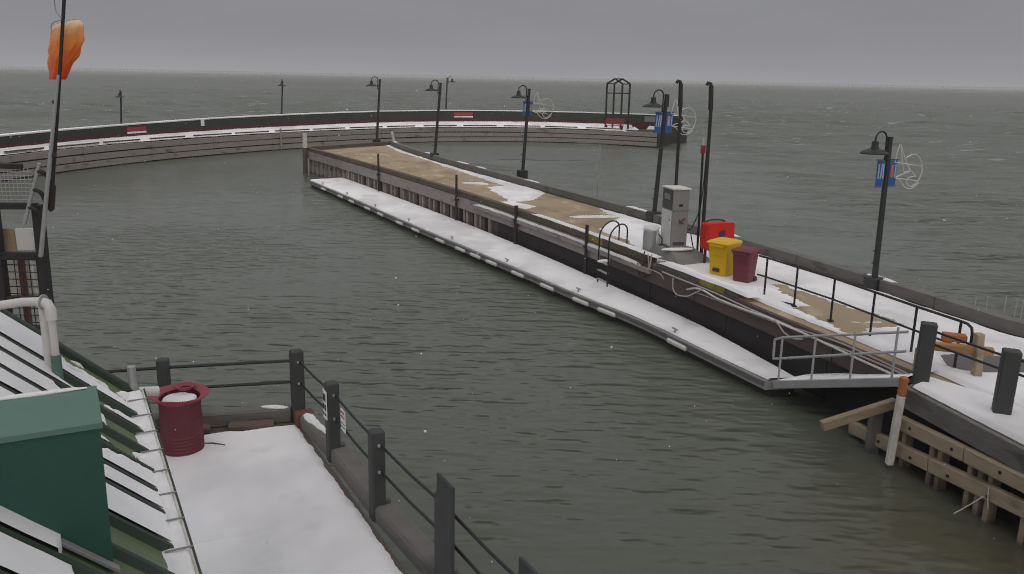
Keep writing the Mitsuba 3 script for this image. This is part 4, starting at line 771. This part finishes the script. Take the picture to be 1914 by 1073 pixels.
# box standing on the roof
Q = V(-1.964, 3.825, 4.755); ZB = 5.557; BDp = 0.54; BL = 3.0
def bx(a, b): q = Q + EU * a + ED * b; return (q[0], q[1])
part(bd, 'roof_box', prism([bx(0, 0), bx(BL, 0), bx(BL, BDp), bx(0, BDp)], 4.3, ZB - .03), 'dark_green', label='dark green windowless box rising through the roof')
part(bd + '__roof_box', 'cap', prism([bx(-.012, -.012), bx(BL, -.012), bx(BL, BDp + .01), bx(-.012, BDp + .01)], ZB - .028, ZB), 'trim_green', label='lighter green flat top of the box')
part(bd + '__roof_box', 'snow', [lump((*bx(.27 + .3 * i, BDp - .02), ZB + .005), .24, .02, .012, i, math.atan2(EU[1], EU[0])) for i in range(10)], 'snow', True, kind='stuff')
A0 = V(*bx(0, 0), 0)
fl0 = Q + EN * .03 - ED * .03; part(bd + '__roof_box', 'flashing', beam(fl0, fl0 + ES * 2.6, .05, .02, .004, up=EN), 'cabinet_grey', label='pale flashing where the box meets the roof')
def roof_snow():
    out = []; r = np.random.default_rng(5)
    for i, (t0, t1) in enumerate(zip(RBx[:-1], RBx[1:])):
        tt, ss = np.linspace(t0 + .05, t1 - .05, 24), np.linspace(-.02, SL, 200); A, B = np.meshgrid(tt, ss, indexing='ij'); w = (A - t0) / (t1 - t0); P = E0 - ED * A[..., None] + ES * B[..., None]
        c = [.55, .52, .62, .50, .50, .30, .28, .8, .6][i] if i < 9 else .5
        if i == 6: c = -.1
        n = fbm2(A * 1.0 + i * 7.3, B, 2.2, 4)
        lim = np.clip((B - .62) / .35, 0, 1) * 1.2 + .62 - c * 1.25 + .5 * (w - .5) - .9 * (n - .5) * 2 - .35 * (fbm2(A * 3 + i, B * 2, 3.0, 19) - .5)
        if i in (6,): lim = lim + .8
        if i == 7: lim = lim - .5 + np.clip(B - 1.0, 0, 1) * 1.0
        th = np.where(lim > 0, np.minimum(lim * .25, .045) + .012 * (n - .5), -.02); th = np.where(B > 2.9, np.maximum(th, .03), th)
        m = hsheet(A, B, np.zeros_like(A), th); v = m.vertices; m.vertices = E0 - np.outer(v[:, 0], ED) + np.outer(v[:, 1], ES) + np.outer(v[:, 2] + .003, EN); out.append(m)
    m = cat(out); return m
single('snow', 'white snow lying between the ribs of the green roof', 'snow', roof_snow(), 'snow', True, kind='stuff')
vp = thing('vent_pipe', 'fat white pipe with an elbow rising from the far edge of the green roof', 'pipe')
VF = V(-3.343, 5.978, 4.936); VT = 5.523
part(vp, 'upright', tube([(VF[0], VF[1], VF[2] - .02), (VF[0], VF[1], VT - .1)], .027, 14), 'white_plastic', 40)
part(vp, 'elbow', tube([(VF[0], VF[1], VT - .10), (VF[0], VF[1], VT - .03), (VF[0] - .025, VF[1] + .01, VT + .015), (VF[0] - .09, VF[1] + .02, VT + .03)], .039, 14), 'white_plastic', 40)
part(vp, 'run', tube([(VF[0] - .08, VF[1] + .02, VT + .03), (VF[0] - .22, VF[1] + .03, VT + .02), (VF[0] - .62, VF[1] + .05, VT - .05)], .032, 14), 'white_plastic', 40)
part(vp, 'collar', tube([(VF[0] - .05, VF[1] + .015, VT + .028), (VF[0] - .06, VF[1] + .016, VT + .028)], .058, 14), 'galvanised', 40)
part(vp, 'second_upright', tube([(VF[0] - .085, VF[1] + .06, VF[2] - .1), (VF[0] - .085, VF[1] + .06, VT)], .034, 14), 'white_plastic', 40)
part(vp, 'foot_sleeve', tube([(VF[0], VF[1], VF[2] - .04), (VF[0], VF[1], VF[2] + .22)], .036, 14), 'trim_green', 40, label='green foot sleeve of the pipe')

# ---------------------------------------------------------------- wire-mesh stair enclosure, mast and windsock
cg = thing('mesh_enclosure', 'dark framed wire-mesh enclosure with curved rungs behind the green roof', 'enclosure')
YC = 9.5
for x, y in ((-5.36, YC), (-5.86, YC), (-6.7, YC), (-6.7, YC + 1.1)): part(cg, 'corner_post', beam((x, y, 2.1), (x + .03, y, 5.72), .105, .105, .01, up=(1, 0, 0)), 'worn_black')
for z, h in ((5.13, .09), (5.70, .075), (4.28, .07)):
    part(cg, 'cross_rail', beam((-6.75, YC - .01, z - .02), (-5.32, YC - .01, z), .06, h, .008), 'worn_black')
def wires(x0, x1, z0, z1, y, step, r):
    ms = [tube([(x, y, z0), (x, y, z1)], r, 4) for x in np.arange(x0, x1, step)] + [tube([(x0, y, z), (x1, y, z)], r, 4) for z in np.arange(z0, z1, step)]; return cat(ms)
part(cg, 'upper_mesh', wires(-6.7, -5.36, 5.72, 6.12, YC, .045, .0055), 'galvanised', kind='stuff')
part(cg, 'lower_mesh', wires(-5.84, -5.38, 4.0, 5.08, YC, .085, .006), 'worn_black', kind='stuff')
part(cg, 'top_rail', beam((-6.75, YC, 6.14), (-5.45, YC, 6.14), .05, .06, .008), 'worn_black')
part(cg, 'white_panel', beam((-5.68, YC + .12, 5.29), (-5.41, YC + .12, 5.30), .03, .25, .004), 'sign_white', label='white board in the upper opening')
part(cg, 'brown_panel', beam((-5.83, YC + .13, 5.28), (-5.70, YC + .13, 5.28), .03, .27, .004), 'tan_timber')
part(cg, 'snowy_panel', beam((-5.99, YC + .35, 4.76), (-5.66, YC + .35, 4.78), .05, .58, .01), 'white_paint')
part(cg, 'brown_slat', beam((-5.76, YC + .3, 4.1), (-5.76, YC + .3, 5.05), .10, .05, .01, up=(1, 0, 0)), 'rust'); part(cg, 'sill_slat', beam((-5.83, YC + .15, 4.52), (-5.40, YC + .15, 4.56), .05, .06, .01), 'rust')
part(cg, 'lower_rail', beam((-6.75, YC - .01, 4.62), (-5.32, YC - .01, 4.64), .05, .05, .008), 'worn_black')
part(cg, 'door_jamb', beam((-5.47, YC + .05, 2.1), (-5.45, YC + .05, 4.25), .10, .06, .01, up=(1, 0, 0)), 'dark_red')
part(cg, 'ladder_stile', beam((-5.448, 9.4, 5.503), (-5.199, 9.4, 6.19), .036, .036, .008), 'galvanised')
for (a, b), (c, d), (e, f_) in (((70, 318), (84, 322), (90, 335)), ((60, 352), (76, 358), (84, 378)), ((52, 385), (68, 392), (80, 415))):
    pts = [V(*q) for q in ((-5.232, 9.4, 6.101), (-5.164, 9.42, 6.077), (-5.144, 9.45, 5.968))] if a == 70 else [V(*q) for q in ((-5.302, 9.4, 5.9), (-5.234, 9.42, 5.863), (-5.206, 9.45, 5.729))] if a == 60 else [V(*q) for q in ((-5.378, 9.4, 5.703), (-5.304, 9.42, 5.659), (-5.265, 9.45, 5.511))]
    part(cg, 'curved_rung', tube([tuple(q) for q in spline(np.array(pts), 8)], .024, 8), 'worn_black', True)
ms = thing('windsock_mast', 'slender black mast with a silver pole clamped beside it, carrying the windsock', 'mast')
part(ms, 'black_pole', tube([(-5.144, 9.42, 5.657), (-4.946, 9.42, 6.797), (-4.763, 9.42, 7.9), (-4.713, 9.42, 8.219)], [.020, .019, .018, .017], 10), 'worn_black', 40)
part(ms, 'silver_pole', tube([(-5.28, 9.36, 5.15), (-5.075, 9.36, 6.167), (-4.874, 9.36, 7.134)], [.026, .022, .015], 10), 'galvanised', 40)
part(ms, 'clamp', beam((-5.05, 9.38, 6.282), (-5.008, 9.38, 6.288), .05, .06), 'worn_black'); part(ms, 'clamp', beam((-4.978, 9.38, 6.848), (-4.943, 9.38, 6.849), .05, .04), 'worn_black')
part(ms, 'foot_box', beam((-5.164, 9.45, 5.67), (-5.116, 9.45, 5.951), .07, .07, .01), 'dark_red'); part(ms, 'stub_post', beam((-5.33, YC - .07, 2.1), (-5.283, 9.38, 5.17), .07, .07), 'worn_black')
part(ms, 'stay_wire', tube([tuple(q) for q in spline(np.array([(-4.848, 9.4, 8.003), (-4.856, 9.4, 7.817), (-4.81, 9.4, 7.726), (-4.793, 9.42, 7.717)]), 14)], .006, 5), 'galvanised', True)
part(ms, 'stay_wire', tube([tuple(q) for q in spline(np.array([(-4.801, 9.42, 7.695), (-4.865, 9.4, 7.682), (-4.922, 9.4, 7.627), (-4.917, 9.4, 7.567)]), 14)], .006, 5), 'galvanised', True)
def windsock():
    st = [((127, 41), 18, .06), ((127, 54), 28, .12), ((125, 76), 29, .13), ((122, 92), 27, .13), ((118, 108), 24, .12), ((113, 124), 18, .10), ((110, 138), 14.5, .085), ((108, 149), 12.5, .08)]
    C_ = [(-4.847, 9.62, 7.69), (-4.854, 9.62, 7.618), (-4.878, 9.62, 7.496), (-4.905, 9.62, 7.406), (-4.938, 9.62, 7.315), (-4.976, 9.62, 7.224), (-5.002, 9.62, 7.144), (-5.026, 9.62, 7.081)]
    f = spline(np.c_[np.array(C_), [s[1] * .006 for s in st], [s[2] for s in st]], 40); n = 48; v, c = [], []
    cols = np.array([[.80, .70, .55], [.80, .52, .29], [.85, .33, .09], [.88, .25, .045], [.88, .20, .035], [.86, .16, .03], [.82, .10, .025], [.75, .06, .02]])
    for i, (x, y, z, rx_, ry_) in enumerate(f):
        for j in range(n):
            t = 2 * math.pi * j / n; w = 1 + (.03 + .07 * i / 40) * math.sin(6 * t + 1.6 * math.sin(i * .13)) + (.015 + .05 * i / 40) * math.sin(11 * t + i * .22 + .8 * math.sin(i * .3)) + .03 * math.sin(i * .55 + 3 * t)
            v.append([x + rx_ * w * math.cos(t), y + ry_ * w * math.sin(t), z + .028 * math.cos(t) * (1 - i / 40)])
            k = min(6.99, i / 39 * 7); a = cols[int(k)] * (1 - k % 1) + cols[min(7, int(k) + 1)] * (k % 1)
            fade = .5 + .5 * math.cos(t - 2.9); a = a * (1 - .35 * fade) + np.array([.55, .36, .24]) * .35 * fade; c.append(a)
    fcs = []
    for i in range(39):
        for j in range(n):
            a, b = i * n + j, i * n + (j + 1) % n; fcs += [[a, a + n, b], [b, a + n, b + n]]
    m = trimesh.Trimesh(v, fcs, process=False); return m, np.array(c)
ws = thing('windsock', 'limp faded orange windsock hanging against the mast at the top left', 'windsock'); m_, c_ = windsock()
part(ws, 'sleeve', m_, 'windsock_cloth', True, color=c_); part(ws, 'hoop', tube([tuple(q) for q in m_.vertices[:48]], .006, 6, closed=True), 'galvanised', True)

# ---------------------------------------------------------------- falling snow, haze
def flakes():
    r = np.random.default_rng(11); out = []
    for i in range(900):
        d = 6 + 40 * r.random() ** .75; a = math.radians(r.uniform(-38, 38)); z = r.uniform(1.0, 8.3); m = trimesh.creation.icosphere(subdivisions=0)
        m.vertices = m.vertices * (.004 + .010 * r.random() ** 2.2) * [1, 1, r.uniform(.6, 1.4)] + V(d * math.sin(a), d * math.cos(a), z); out.append(m)
    return cat(out)
single('snowflakes', 'sparse white snowflakes drifting down over the harbour', 'snowflakes', flakes(), 'flake', True, kind='stuff')
scene['haze'] = {'type': 'cube', 'to_world': T().translate([0, 0, 3.1]).scale([23000, 23000, 5.7]), 'bsdf': {'type': 'null'}, 'interior': {'type': 'ref', 'id': 'air'}}
labels['haze'] = {'kind': 'stuff', 'label': 'grey snowy haze over the lake', 'category': 'haze'}
